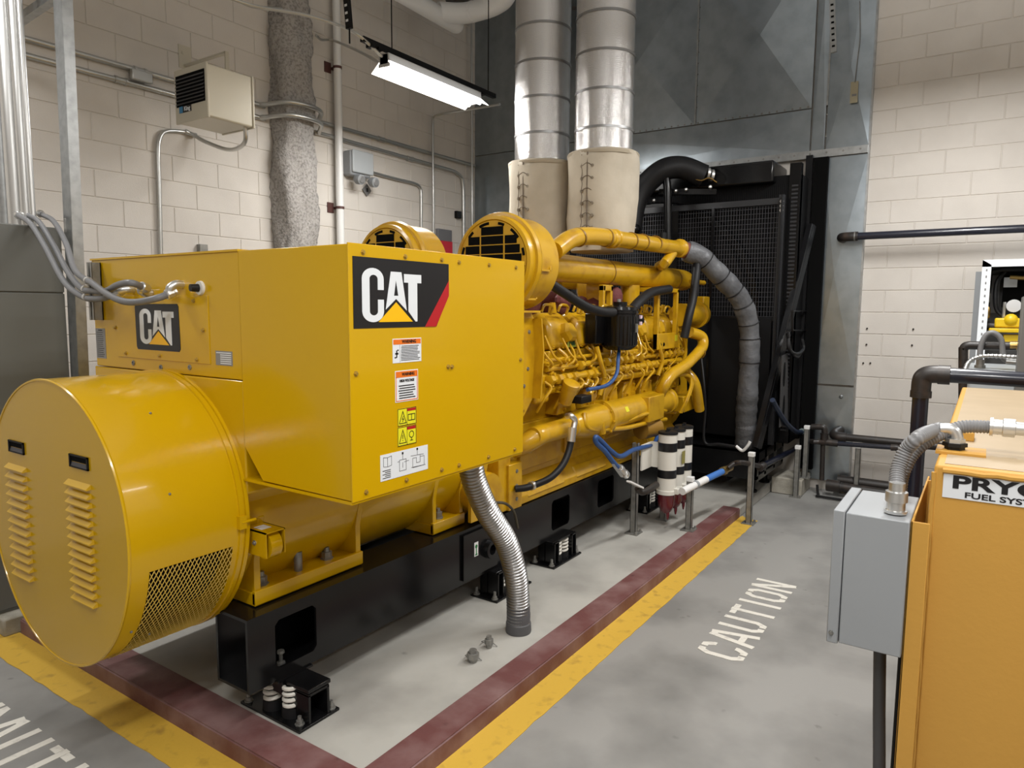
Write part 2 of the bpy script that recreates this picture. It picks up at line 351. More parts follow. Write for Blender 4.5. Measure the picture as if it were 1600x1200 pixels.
l = flat(q + V((0, -.0012, 0)), NY, UP, [(.011*math.cos(t), .016 + .011*math.sin(t)) for t in [i*math.pi/5 for i in range(10)]], .001); l.add(*(lambda f: (f.v, f.f))(rect(q + V((0,-.0012,0)), NY, UP, -.003, .004, -.03, .01, .001)))
l.add(*(lambda f: (f.v, f.f))(rect(q + V((0,-.0012,0)), NY, UP, -.010, .010, -.034, -.027, .001)))
G('lift_symbol', l, decgr, r1)
# ---- alternator drum
def drum_ang(px, py):
    d = ray(px, py); oy, oz = CAM.y - YC, CAM.z - ZC
    A = d.y**2 + d.z**2; B = 2*(oy*d.y + oz*d.z); C = oy*oy + oz*oz - RD*RD
    t = (-B - math.sqrt(max(0, B*B - 4*A*C))) / (2*A); P = CAM + d*t; return math.atan2(P.z - ZC, YC - P.y), P.x   # 0 = towards -Y
a1, xa = drum_ang(236, 892); a1b, xb = drum_ang(357, 857)
AT, XM0, XM1 = (a1 + a1b) / 2, XF + .07, XB - .055
AB = AT - 1.12
def dp(x, ang, r): return V((x, YC - r*math.cos(ang), ZC + r*math.sin(ang)))
N = 96; b = MB(); angs = [AB + (AT - AB)*i/20 for i in range(21)] + [AT + (2*math.pi - (AT - AB))*i/(N-20) for i in range(1, N-20)]
xs = [XF, XM0, XM1, XB]; vs = [dp(x, t, RD) for x in xs for t in angs]; n = len(angs); fs = []
for k in range(3):
    for i in range(n):
        if k == 1 and i < 20: continue
        j = (i+1) % n; fs.append((k*n+i, k*n+j, (k+1)*n+j, (k+1)*n+i))
fs.append(tuple(range(n))[::-1]); b.add(vs, fs)
drum = G('alternator_drum', b, yellow, bevel=0, angle=.9)
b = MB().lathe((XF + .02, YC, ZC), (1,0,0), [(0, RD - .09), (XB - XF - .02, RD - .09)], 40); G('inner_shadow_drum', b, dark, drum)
b = MB(); M_ = 44; LEN = RD*(AT - AB); W = XM1 - XM0
def wire(b, u0, v0, u1, v1):
    k = 7; P = []
    for i in range(k + 1): u, v = u0 + (u1-u0)*i/k, v0 + (v1-v0)*i/k; P.append(dp(XM0 + u, AT - v/RD, RD + .002))
    b.tube(P, .0017, 4, 0, False)
pit = .0165; sl = 2.0
for sgn in (1, -1):
    u = -LEN/sl if sgn == 1 else 0.
    while u < W + (0 if sgn == 1 else LEN/sl):
        u0, u1 = u, u + sgn*LEN/sl; v0, v1 = 0., LEN
        def clip(u0, v0, u1, v1):
            t0, t1 = 0., 1.
            d = u1 - u0
            ta, tb = sorted(((0-u0)/d, (W-u0)/d)); t0, t1 = max(0, ta), min(1, tb)
            return None if t1 - t0 < .01 else (u0 + d*t0, v0 + (v1-v0)*t0, u0 + d*t1, v0 + (v1-v0)*t1)
        c_ = clip(u0, v0, u1, v1)
        if c_: wire(b, *c_)
        u += pit
mesh = tag(G('expanded_mesh', b, mat('mesh_yellow', (.62, .42, .08), .4), drum), kind='stuff')
G('drum_flange', MB().lathe((XB, YC, ZC), (1,0,0), [(-.03, RD + .001), (-.029, RD + .007), (-.012, RD + .007), (-.011, RD + .001), (-.004, RD + .001), (-.003, RD + .007), (.012, RD + .007), (.013, RD - .03)], 96, True), yellow, drum)
G('rim_bead', MB().lathe((XF, YC, ZC), (1,0,0), [(.003, RD - .008), (-.003, RD - .006), (-.003, RD), (.002, RD + .003), (.008, RD + .001)], 96, False), yellow, drum)
lv = None
for (y0, y1, z0, z1, nn) in ((3.010, 3.172, 1.132, .70, 13), (2.510, 2.678, 1.139, .719, 14)):
    for i in range(nn):
        z = z0 + (z1 - z0) * i / (nn - 1) - .008
        if lv is None:
            b = MB().prism([(XF + .0, y0, .016), (XF - .016, y0 + .004, 0), (XF - .016, y0 + .004, -.004), (XF, y0, -.002)], (0, y1 - y0 - .0, 0))
            lv = G('louver', b, yellow, drum); lz = lv.location.copy(); lv.location = lz + V((0, 0, z)); ly = (y0 + y1) / 2
        else:
            o = lv.copy(); COL.objects.link(o); o.location = lz + V((0, (y0 + y1)/2 - ly, z))
for (yc, zc) in ((3.082, 1.212), (2.584, 1.218)):
    b = MB(); h, wv = .023, .066
    for (ya, yb, za, zb) in ((-wv, wv, h - .005, h), (-wv, wv, -h, -h + .005), (-wv, -wv + .008, -h, h), (wv - .008, wv, -h, h)): b.box(XF - .006, XF + .001, yc + ya, yc + yb, zc + za, zc + zb)
    hd = G('pull_recess', b, blackm, drum)
    b = MB().add([(XF-.001, yc-wv, zc+h), (XF-.001, yc+wv, zc+h), (XF-.0012, yc+wv, zc-.002), (XF-.0012, yc-wv, zc-.002)], [(0,1,2,3)]); G('recess_back', b, dark, hd)
    b = MB().prism([(XF-.001, yc-wv+.01, zc-.004), (XF-.005, yc-wv+.01, zc-h+.003), (XF-.001, yc-wv+.01, zc-h+.003)], (0, 2*wv-.02, 0)); G('recess_sill', b, mat('recess_grey', (.05,.05,.06), .4), hd)
b = MB()
for q in ((265, 772), (235, 646), (205, 987), (233, 990)):
    t_, x_ = drum_ang(*q); b.sphere(dp(x_, t_, RD + .001), .005, 8)
G('drum_screws', b, strutd, drum)
t_, x_ = drum_ang(371, 830); b = MB().box(XB - .04, XB - .01, YC - RD - .02, YC - RD + .005, ZC - .03, ZC + .02); b.cyl((XB - .03, YC-RD-.016, ZC - .005), (XB + .03, YC-RD-.016, ZC - .005), .006, n=8); G('drum_latch', b, yellow, drum)
# ---- alternator body
stx = XB
b = MB().lathe((XB, YC, ZC), (1,0,0), [(0, .50), (.03, .50), (.05, .472), (1.50, .472), (1.51, .53), (1.56, .54), (1.57, .48), (1.75, .44)], 72); stator = G('stator_body', b, yellow)
b = MB().prism([(1.60, 2.29, 1.05), (1.60, 2.29, 1.482), (1.60, 3.40, 1.482), (1.60, 3.40, 1.05), (1.60, 3.28, .99), (1.60, 2.36, .99)], (1.2, 0, 0)); G('stator_housing', b, yellow, stator, bevel=.006)
def foot(x0, x1, yo, zb=RZ1 + .004):
    yi = yo + .20; b = MB(); b.box(x0, x1, yo, yi, zb, zb + .055)                               # bed plate with raised lip
    b.box(x0, x1, yo - .004, yo + .018, zb + .004, zb + .064)
    f = G('mounting_foot', b, yellow, stator, bevel=.003)
    def ys(z): return YC - math.sqrt(max(0, .468**2 - (z - ZC)**2)) if z < ZC else YC - .468
    for X, top in ((x0 + .005, .93), (x1 - .035, .86)):
        poly = [(X, yo + .006, zb + .03), (X, yo + .006, zb + .19)] + [(X, ys(top) - .008 + .0, top)] + [(X, ys(z) + .03, z) for z in (top, .8, .7, .62, zb + .03) if z > zb + .02]
        G('gusset', MB().prism(poly, (.03, 0, 0)), yellow, stator, bevel=.003)
    return zb + .055
zf = foot(1.68, 2.27, 2.375)
foot(2.78, 3.05, 2.375)
for (x, y, s) in ((1.76, 2.44, 1.), (2.12, 2.45, .9), (2.9, 2.44, .9)):
    G('hold_down_bolt', MB().lathe((x, y, zf), UP, [(0, .03), (.006, .03), (.007, .024), (.035, .024), (.036, .013), (.055, .012)], 6), strutd, stator)
G('alignment_stud', MB().cyl((1.95, 2.44, zf), (1.95, 2.44, zf + .085), .018, n=12), strutd, stator)
qa, qb = PX(1.625, 380, 822), PX(1.625, 416, 873); y0, y1, z0, z1 = qb.y, qa.y, qb.z, PX(1.625, 415, 834).z
b = MB().box(1.625, 1.630, y0, y1, z0, z1); b.box(1.625, 1.715, y0, y1, z1 - .005, z1); b.box(1.710, 1.715, y0, y1, z0, z1); b.box(1.625, 1.715, y1 - .005, y1, z0, z1)
bb = G('bearing_bracket', b, yellow, stator)
G('pulley_wheel', MB().lathe((1.645, y0 + .045, (z0 + z1)/2 - .012), (1,0,0), [(0, .055), (.05, .055)], 28), yellow, stator)
G('bracket_sticker', MB().box(1.645, 1.69, y0 + .05, y0 + .10, z1 + .0002, z1 + .001), decw, stator)
b = MB(); bolt(b, (1.625, (y0 + y1)/2, (z0 + z1)/2), (-1,0,0), .007); G('bracket_bolt', b, strutd, stator)
# ---- terminal box and side box
XE, YR, ZT, ZB = 1.60, 1.717, 1.962, 1.115; XL = 2.628
tb = G('terminal_box', MB().box(XE, XL, 2.291, 3.378, 1.485, ZT), yellow, bevel=.004)
G('lid_lip', MB().box(XE - .004, XL + .004, 2.291, 3.382, ZT - .002, ZT + .006), yellow, tb)
poly = [(XE - .004, YR, ZT), (XE - .004, 2.288, ZT), (XE - .004, 2.288, 1.235), (XE - .004, 2.185, ZB + .002), (XE - .004, YR, ZB)]
sb = G('side_box', MB().prism(poly, (XL - XE, 0, 0)), yellow, bevel=.003)
G('side_panel', MB().box(XE - .006, XL + .002, YR - .006, YR, ZB - .004, ZT + .004), yellow, sb, bevel=.0015)
G('bottom_flange', MB().box(XE - .006, XL, YR - .002, 2.295, ZB - .012, ZB - .002), yellow, sb)
b = MB()
FY = YR - .006
for q in ((567, 394), (633, 401), (690, 406), (717, 410), (764, 414), (806, 418), (556, 584), (552 + 20, 769), (635, 750), (690, 734), (717, 727), (763, 714), (804, 702), (813, 562), (700, 573), (706, 573)):
    bolt(b, PY(FY, *q), (0,-1,0), .0065)
G('panel_bolt', b, mat('yellowed_zinc', (.45, .3, .06), .35, .6), sb)
b = MB()
for q in ((717, 410), (764, 414)): pass
# maker's logo: white letters, yellow triangle on black
def rnd(pts): return pts
def c_letter():
    out = []
    def arc(cx, cy, rx, ry, a0, a1, n): return [(cx + rx*math.cos(math.radians(a0 + (a1-a0)*i/n)), cy + ry*math.sin(math.radians(a0 + (a1-a0)*i/n))) for i in range(n + 1)]
    o = arc(.5, .80, .5, .20, 0, 180, 12) + arc(.5, .20, .5, .20, 180, 270, 8)      # outer
    i_ = arc(.53, .80, .19, .075, 0, 180, 10) + arc(.53, .20, .19, .075, 180, 360, 10)
    outer = [(1, .60), (1, .80)] + o[1:] + arc(.5, .20, .5, .20, 270, 360, 8)[1:] + [(1, .42), (.72, .42)]
    inner = [(.72, .20)] + [(x, y) for x, y in reversed(i_[11:-1])] + [(x, y) for x, y in reversed(i_[:11])] + [(.72, .60)]
    return outer + inner
def logo(o, r, u, W, H, plate, parent, stripe):
    """o = lower left corner of the plate"""
    o = V(o); n = V(r).cross(V(u)); base = obj('logo_plate', flat(o, r, u, plate, .0015), decb, parent, smooth=False)
    o2 = o + n*.0015
    if stripe: obj('logo_stripe', flat(o2, r, u, stripe, .001), decr, base, smooth=False)
    return base, o2
def place(poly, x, y, w_, h): return [(x + px*w_, y + py*h) for px, py in poly]
def cat_letters(base, o2, r, u, x, y, W, H):
    """lettering inside the box x..x+W, y..y+H"""
    cw = W*.345
    b = flat(o2, r, u, place(c_letter(), x, y, cw, H), .001); obj('logo_letter', b, decw, base, smooth=False)
    ax = lambda t: x + W*t
    b = MB()
    for P in ([(.385,.23),(.49,.97),(.565,.97),(.565,.815),(.535,.56),(.52,.46)], ):
        pass
    A = [(ax(.375), y+H*.235), (ax(.465), y+H*.955), (ax(.645), y+H*.955), (ax(.735), y+H*.215), (ax(.55), y+H*.44)]
    b = flat(o2, r, u, [A[0], A[4], (ax(.55), y+H*.50), (ax(.515), y+H*.50), (ax(.55), y+H*.80), (ax(.55), y+H*.955), A[1]], .001)
    b2 = flat(o2, r, u, [A[3], A[2], (ax(.55), y+H*.955), (ax(.55), y+H*.80), (ax(.588), y+H*.50), (ax(.55), y+H*.50), A[4]], .001); b.add(b2.v, b2.f)
    obj('logo_letter', b, decw, base, smooth=False)
    b = flat(o2, r, u, [(ax(.69), y+H*.925), (ax(1), y+H*.925), (ax(1), y+H*.76), (ax(.925), y+H*.76), (ax(.925), y), (ax(.89), y), (ax(.765), y+H*.20), (ax(.765), y+H*.76), (ax(.69), y+H*.76)], .001)
    obj('logo_letter', b, decw, base, smooth=False)
    b = flat(o2, r, u, [(ax(.255), y), (ax(.84), y), (ax(.55), y+H*.375)], .0012); obj('logo_triangle', b, decy, base, smooth=False)
o = V((1.612, FY, 1.690)); LW, LH = .488, .234
base, o2 = logo(o, NY, UP, LW, LH, [(0,0),(.415,0),(LW,.118),(LW,LH),(0,LH)], sb, [(.350,0),(.412,0),(LW,.115),(LW,.172)])
cat_letters(base, o2, NY, UP, .038, .020, .292, .180)
XPn = XE - .003
pan = G('access_panel', MB().box(XPn, XE + .002, 2.49, 3.18, 1.535, 1.80), yellow, tb, bevel=.001)
b = MB()
for q in ((180, 512), (318, 516), (197, 552), (250, 556), (308, 562), (303, 470)): bolt(b, PX(XPn, *q), (-1,0,0), .006, .008)
G('panel_bolt', b, mat('yellowed_zinc', (.45, .3, .06), .35, .6), tb)
o = V((XPn, 3.018, 1.575)); s_ = .332; sh = .192
base, o2 = logo(o, NX, UP, s_, sh, [(.01,0),(s_-.01,0),(s_,.01),(s_-.004,sh-.01),(s_-.012,sh),(.01,sh),(0,sh-.012),(.002,.012)], tb, None)
cat_letters(base, o2, NX, UP, .035, .024, .258, .148)
o = PX(XE, 152, 559); b = rect(o, NX, UP, 0, .085, 0, .135); G('rating_plate', b, decg, tb); b = MB()
for i in range(13): f = rect(o + V((-.0013,0,0)), NX, UP, .012, .072 - random.uniform(0, .012), .008 + i*.009, .0105 + i*.009, .0005); b.add(f.v, f.f)
f = rect(o + V((-.0013,0,0)), NX, UP, .025, .06, .124, .130, .0005); b.add(f.v, f.f); G('rating_text', b, decb, tb)
o = PX(XE, 338, 570); G('data_plate', rect(o, NX, UP, 0, .105, 0, .055), decg, tb); b = MB()
for i in range(6): f = rect(o + V((-.0013,0,0)), NX, UP, .03 if i < 5 else .005, .098, .006 + i*.008, .0095 + i*.008, .0005); b.add(f.v, f.f)
G('data_text', b, decw, tb)
b = MB()
for q in ((209, 567), (252, 574), (297, 574)): p = PX(XE, *q); b.lathe(p, (-1,0,0), [(0, .011), (.004, .011), (.005, .006), (.001, .005)], 12)
G('terminal_knockout', b, strutd, tb)
p = PX(XE, 314, 450); G('indicator_base', MB().lathe(p, (-1,0,0), [(0, .028), (.010, .026)], 24), offw, tb); G('indicator_cap', MB().lathe(p + V((-.010,.004,0)), (-1,.1,0), [(0, .016), (.03, .014)], 16), rubber, tb)
# decals on the long side
def sticker(name, px0, py0, px1, py1, M=decw):
    a_, c_ = PY(FY, px0, py0), PY(FY, px1, py1); o = V((a_.x, FY, min(a_.z, c_.z))); w_, h_ = c_.x - a_.x, abs(a_.z - c_.z)
    return obj(name, rect(o, NY, UP, 0, w_, 0, h_), M, sb, smooth=False), o + V((0, -.0012, 0)), w_, h_
def sub(name, o, M, base, *rects):
    b = MB()
    for r_ in rects: f = rect(o, NY, UP, *r_, .0005); b.add(f.v, f.f)
    return obj(name, b, M, base, smooth=False)
def lines(x0, x1, y0, y1, n, jit=.1):
    return [(x0 + random.uniform(0, jit)*(x1-x0)*.3, x1 - random.uniform(0, jit)*(x1-x0), y0 + (y1-y0)*(i+.2)/n, y0 + (y1-y0)*(i+.62)/n) for i in range(n)]
st, o, w_, h_ = sticker('warning_decal', 613, 529.5, 658, 564)
sub('orange_header', o, deco, st, (.003, w_-.003, h_*.76, h_-.003)); sub('fine_print', o, decb, st, *lines(w_*.27, w_-.006, .006, h_*.72, 10, .15), (w_*.24, w_*.245, .002, h_*.75))
text('warning_word', 'WARNING', .016, o + NY*(w_*.56) + UP*(h_*.865) + V((0,-.0006,0)), NY, UP, decb, st, .95, .0005)
sub('figure_pictogram', o, decb, st, (w_*.08, w_*.19, h_*.35, h_*.42), (w_*.115, w_*.15, h_*.22, h_*.52), (w_*.06, w_*.12, h_*.2, h_*.25), (w_*.15, w_*.2, h_*.5, h_*.55))
st, o, w_, h_ = sticker('warning_decal', 617, 580, 653, 624)
sub('orange_header', o, deco, st, (.003, w_-.003, h_*.78, h_-.003), (.003, .006, .004, h_*.8), (w_-.006, w_-.003, .004, h_*.8), (.003, w_-.003, .003, .006))
sub('fine_print', o, decb, st, *lines(.014, w_-.014, .010, h_*.56, 6, .25)); text('warning_word', 'WARNING', .015, o + NY*(w_*.56) + UP*(h_*.875) + V((0,-.0006,0)), NY, UP, decb, st, .9, .0005)
text('high_voltage_words', 'HIGH VOLTAGE', .0125, o + NY*(w_*.5) + UP*(h_*.67) + V((0,-.0006,0)), NY, UP, decb, st, .85, .0004)
for (y0p, y1p, kind) in ((639.5, 661, 0), (668.5, 691.5, 1)):
    st, o, w_, h_ = sticker('hazard_decal', 621, y0p, 650, y1p, decyy)
    sub('red_header', o, decr, st, (w_*.5, w_-.003, h_*.8, h_-.003))
    sub('decal_border', o, decb, st, (0, w_, 0, .002), (0, w_, h_-.002, h_), (0, .002, 0, h_), (w_-.002, w_, 0, h_), (w_*.49, w_*.505, 0, h_))
    b = MB()
    for P in strokes([[(w_*.08, h_*.14), (w_*.27, h_*.82), (w_*.45, h_*.14), (w_*.08, h_*.14)]] + ([[(w_*.3, h_*.55), (w_*.24, h_*.38), (w_*.31, h_*.38), (w_*.25, h_*.22)]] if kind == 0 else [[(w_*.265, h_*.58), (w_*.265, h_*.36)], [(w_*.265, h_*.30), (w_*.265, h_*.25)]]) +
                     ([[(w_*.56, h_*.25), (w_*.56, h_*.6), (w_*.74, h_*.6), (w_*.74, h_*.25)], [(w_*.74, h_*.6), (w_*.92, h_*.6), (w_*.92, h_*.25), (w_*.56, h_*.25)]] if kind == 0 else [[(w_*.74 + .012*math.cos(t), h_*.52 + .012*math.sin(t)) for t in [i*math.pi/5 for i in range(11)]], [(w_*.66, h_*.2), (w_*.82, h_*.2)], [(w_*.74, h_*.36), (w_*.74, h_*.2)]]), .0028):
        f = flat(o, NY, UP, [(p.x, p.y) for p in P], .0005); b.add(f.v, f.f)
    obj('hazard_symbols', b, decb, st, smooth=False)
st, o, w_, h_ = sticker('wiring_decal', 592, 713, 666, 735); o = o + V((0,0,0))
bpy.data.objects.remove(st)
o = V((1.725, FY, 1.157)); w_, h_ = .249, .093; st = obj('wiring_decal', rect(o, NY, UP, 0, w_, 0, h_), decw, sb, smooth=False); o = o + V((0,-.0012,0))
b = MB()
for P in strokes([[(.015,.05),(.015,.083),(.035,.08),(.055,.083),(.055,.05),(.035,.047),(.015,.05)], [(.035,.047),(.035,.08)],
                  [(.095,.02),(.095,.06),(.13,.06),(.13,.02),(.095,.02)], [(.085,.055),(.095,.055)], [(.112,.06),(.112,.083)], [(.12,.05),(.145,.052)], [(.112,.05),(.112,.03)],
                  [(.155,.065),(.225,.062)], [(.165,.02),(.165,.055),(.185,.055),(.185,.035),(.205,.035),(.205,.055),(.228,.055),(.228,.02),(.165,.02)], [(.19,.065),(.19,.086)], [(.205,.062),(.205,.035)], [(.158,.022),(.235,.02)]], .0014):
    f = flat(o, NY, UP, [(p.x, p.y) for p in P], .0005); b.add(f.v, f.f)
for i in range(5): f = rect(o, NY, UP, .010 + .012*(i % 2), .05, .008 + i*.0065, .0105 + i*.0065, .0005); b.add(f.v, f.f)
for x_, y_ in ((.112, .083), (.19, .086)): f = rect(o, NY, UP, x_-.004, x_+.004, y_-.004, y_+.004, .0006); b.add(f.v, f.f)
obj('wiring_diagram', b, decb, st, smooth=False)
# ================================================================== ENGINE (parts of the generator set)
YE = 2.27                                                     # outermost plane of the near engine side
eng = G('crankcase', MB().box(3.5, 6.25, 2.40, 3.24, .66, 1.25), yengine, bevel=.012)
b = MB().prism([(3.05, 2.47, .70), (3.05, 2.47, 1.55), (3.05, 2.70, 1.75), (3.05, 2.95, 1.75), (3.05, 3.17, 1.55), (3.05, 3.17, .70)], (.45, 0, 0)); G('flywheel_housing', b, yengine, bevel=.015)
# pan rail: sloping yellow sole plate along the skid
b = MB().prism([(3.50, 2.315, .553), (3.50, 2.315, .60), (3.50, 2.40, .70), (3.50, 2.55, .70), (3.50, 2.55, .553)], (2.75, 0, 0)); G('pan_rail', b, yengine, eng, bevel=.004)
for x in (3.62, 4.25, 4.9, 5.55): G('pan_recess', MB().prism([(x, 2.318, .585), (x, 2.306, .59), (x + .02, 2.352, .655), (x, 2.36, .66)], (.45, 0, 0)), yengine, eng, bevel=.004)
G('crankcase_door', MB().box(3.62, 4.08, 2.375, 2.41, .74, 1.04), yengine, eng, bevel=.006)
for x in (4.2, 4.75, 5.3): G('crankcase_door', MB().box(x, x + .42, 2.38, 2.41, .76, .98), yengine, eng, bevel=.006)
# front-support plate with bolts next to the panelled box
mp = G('support_plate', MB().prism([(3.40, 2.30, .56), (3.40, 2.30, .83), (3.42, 2.30, .99), (3.40, 2.30, 1.17), (3.28, 2.30, 1.18), (3.28, 2.30, .56)], (0, .14, 0)), yengine, bevel=.006)
G('support_plate_lower', MB().box(3.36, 3.50, 2.28, 2.42, .56, .84), yengine, mp, bevel=.006)
b = MB()
for z in (.62, .70, .79): bolt(b, (3.44, 2.28, z), (0,-1,0), .009)
G('support_bolts', b, strutd, mp)
# air cleaner bracket: tall folded sheet
bx0, bx1 = 3.36, 3.58
br = G('cleaner_bracket', MB().prism([(bx0, 2.26, 1.74), (bx1 - .03, 2.26, 1.74), (bx1, 2.26, 1.70), (bx1 + .03, 2.26, 1.50), (bx1 + .0, 2.26, 1.22), (3.48, 2.26, 1.12), (bx0, 2.26, 1.14)], (0, .012, 0)), yengine)
G('bracket_flange', MB().box(bx0, bx1 - .02, 2.20, 2.42, 1.735, 1.747), yengine, br); G('bracket_return', MB().prism([(bx1, 2.20, 1.70), (bx1 + .03, 2.20, 1.50), (bx1, 2.20, 1.22), (bx1 - .012, 2.20, 1.22), (bx1 + .018, 2.20, 1.50), (bx1 - .012, 2.20, 1.70)], (0, .2, 0)), yengine, br)
G('bracket_gusset', MB().prism([(bx0, 2.26, 1.40), (bx0 + .13, 2.26, 1.16), (bx0, 2.26, 1.16)], (0, -.012, 0)), yengine, br)
b = MB()
for (x, z) in ((3.53, 1.62), (3.52, 1.40), (3.48, 1.30), (3.44, 1.19)): bolt(b, (x, 2.26, z), (0,-1,0), .009)
G('bracket_bolts', b, strutd, br)
G('cleaner_post', MB().box(3.40, 3.55, 2.30, 2.42, 1.745, 1.87), yengine, br, bevel=.005)
# pulley guard cover between alternator and engine
G('ratchet_cover', MB().lathe((3.14, 2.26, .72), (0,1,0), [(0, .115), (.02, .12), (.14, .12)], 28), yengine, bevel=0)
G('ratchet_bracket', MB().prism([(2.95, 2.25, .60), (2.95, 2.25, .74), (3.10, 2.25, .80), (3.20, 2.25, .70), (3.16, 2.25, .60)], (0, .02, 0)), yengine)
# ---- air cleaners
ZA, XA = 2.025, 3.34
def cleaner(yc):
    t = G('air_cleaner', MB().lathe((XA, yc, ZA), (1,0,0), [(.012, .235), (.0, .243), (.006, .262), (.05, .268), (.052, .285), (.075, .292), (.10, .285), (.102, .276), (.30, .274), (.33, .25), (.37, .17), (.42, .125)], 56), yengine, angle=.5)
    fx = XA + .004
    G('grille_plate', MB().lathe((fx, yc, ZA), (1,0,0), [(0, .236), (.01, .236)], 48), yengine, t)
    def dy(px): return 0
    for zz, cols in ((.177, ((0, .077),)), (.124, ((-.130, .040), (0, .077), (.130, .040))), (.071, ((-.141, .050), (0, .077), (.141, .050))), (.018, ((-.147, .056), (0, .077), (.147, .056))), (-.035, ((-.147, .056), (0, .077), (.147, .056))), (-.088, ((-.141, .050), (0, .077), (.141, .050))), (-.141, ((-.130, .040), (0, .077), (.130, .040)))):
        for cy, hw in cols:
            G('grille_slot', MB().box(fx - .0035, fx + .002, yc + cy - hw, yc + cy + hw, ZA + zz - .023, ZA + zz + .023), dark, t)
    for k in range(12):
        a0 = math.radians(30*k + 6 + (5 if k % 2 else 0)); a1_ = a0 + math.radians(18 if k % 2 == 0 else 11); pts = []
        arc = [a0 + (a1_ - a0)*i/6 for i in range(7)]
        pts = [(fx - .003, yc + .229*math.cos(q), ZA + .229*math.sin(q)) for q in arc] + [(fx - .003, yc + .214*math.cos(q), ZA + .214*math.sin(q)) for q in reversed(arc)]
        G('grille_slot', MB().prism(pts, (.004, 0, 0)), dark, t)
    b = MB()
    for k in range(3):
        q = math.radians(-10 - 40*k); c0 = V((XA + .13, yc - .276*math.cos(q), ZA + .276*math.sin(q))); b.bar(c0 + V((-.03,0,0)), c0 + V((.06,0,0)), .02, .012)
        b.cyl(c0 + V((.06,-.01,0)), c0 + V((.075,.0,.03)), .005, n=6)
    G('cleaner_clips', b, yengine, t)
    return t
cleaner(2.40); cleaner(3.245)
# ---- intake pipe along the near bank
b = MB().tube([(3.72, 2.40, 2.025), (3.85, 2.40, 2.03), (4.6, 2.40, 2.03), (6.2, 2.40, 2.035), (6.40, 2.40, 2.03)], lambda t: .093 + (.012 if t < .25 else 0) * (1 - t/.25), 28, 6)
ip = G('intake_pipe', b, yengine); G('pipe_end', MB().lathe((6.40, 2.40, 2.03), (1,0,0), [(0, .093), (.06, .09), (.10, .07), (.12, .04)], 28), yengine, ip)
for x in (4.78, 6.13): G('pipe_band', MB().lathe((x, 2.40, 2.03), (1,0,0), [(0, .097), (.012, .097)], 28), mat('band_dark_yellow', (.22, .11, .01), .4), ip)
b = MB().tube([(3.75, 3.245, 2.02), (5.0, 3.245, 2.03), (6.3, 3.245, 2.03)], .093, 24, 4); G('intake_pipe', b, yengine)
# ---- upper crossover pipe
UPp = [PY(2.2, 866, 392), PY(2.2, 893, 373), PY(2.2, 925, 369), PY(2.2, 968, 374), PY(2.2, 1015, 381), PY(2.2, 1060, 388)]
b = MB().tube(UPp, .058, 22, 8); up = G('crossover_pipe', b, yengine)
for q in (903, 946, 985, 1003, 1023):
    t = (q - 866) / (1060 - 866); p = PY(2.2, q, 369 + (q - 925) * .118 if q > 925 else 371); d = V((1, 0, .02)) if q > 930 else V((1, 0, .45))
    G('pipe_clamp', MB().lathe(p, d, [(-.008, .063), (.008, .063)], 24), mat('band_dark_yellow', (.22, .11, .01), .4), up)
for q in (953, 960): G('pipe_ridge', MB().lathe(PY(2.2, q, 373), (1,0,.02), [(-.012, .060), (0, .067), (.012, .060)], 24), yengine, up)
e0 = PY(2.2, 1062, 388)
G('pipe_collar', MB().lathe(e0, (1,-.1,-.02), [(-.09, .060), (-.02, .064), (-.01, .077), (.012, .077)], 28), yengine, up)
G('pipe_leg', MB().tube([PY(2.2, 1050, 396), PY(2.2, 1038, 412), PY(2.38, 1030, 416)], .042, 16, 6), yengine, up); G('filler_cap', MB().cyl(PY(2.2, 1035, 378), PY(2.2, 1036, 364), .03, n=12), blackm, up)
# ---- cylinder heads, rocker covers, both banks
cov = None
for i in range(6):
    x0 = 3.88 + i*.385
    for side in (1, -1):
        yy = lambda y: y if side == 1 else 2*YC - y
        poly = [(x0, yy(2.30), 1.50), (x0, yy(2.33), 1.66), (x0, yy(2.42), 1.74), (x0, yy(2.58), 1.68), (x0, yy(2.60), 1.46)]
        o_ = G('rocker_cover', MB().prism(poly, (.285, 0, 0)), yengine, bevel=.03)
        poly = [(x0 - .02, yy(2.36), 1.26), (x0 - .02, yy(2.315), 1.49), (x0 - .02, yy(2.62), 1.45), (x0 - .02, yy(2.66), 1.22)]
        h_ = G('cylinder_head', MB().prism(poly, (.335, 0, 0)), yengine, bevel=.012)
        if side == 1:
            b = MB()
            for xx in (.02, .15, .27): bolt(b, (x0 + xx, 2.318, 1.505), (0,-.6,.8), .011, .015)
            G('cover_bolt', b, yengine, o_)
            G('cover_nose', MB().lathe((x0 + .19, 2.31, 1.60), (0,-1,.35), [(-.02, .075), (.03, .07), (.05, .05)], 6), yengine, o_)
G('valley_block', MB().box(3.6, 6.2, 2.60, 3.04, 1.2, 1.70), mat('valley_shadow_yellow', (.30, .15, .01), .5), bevel=.02)
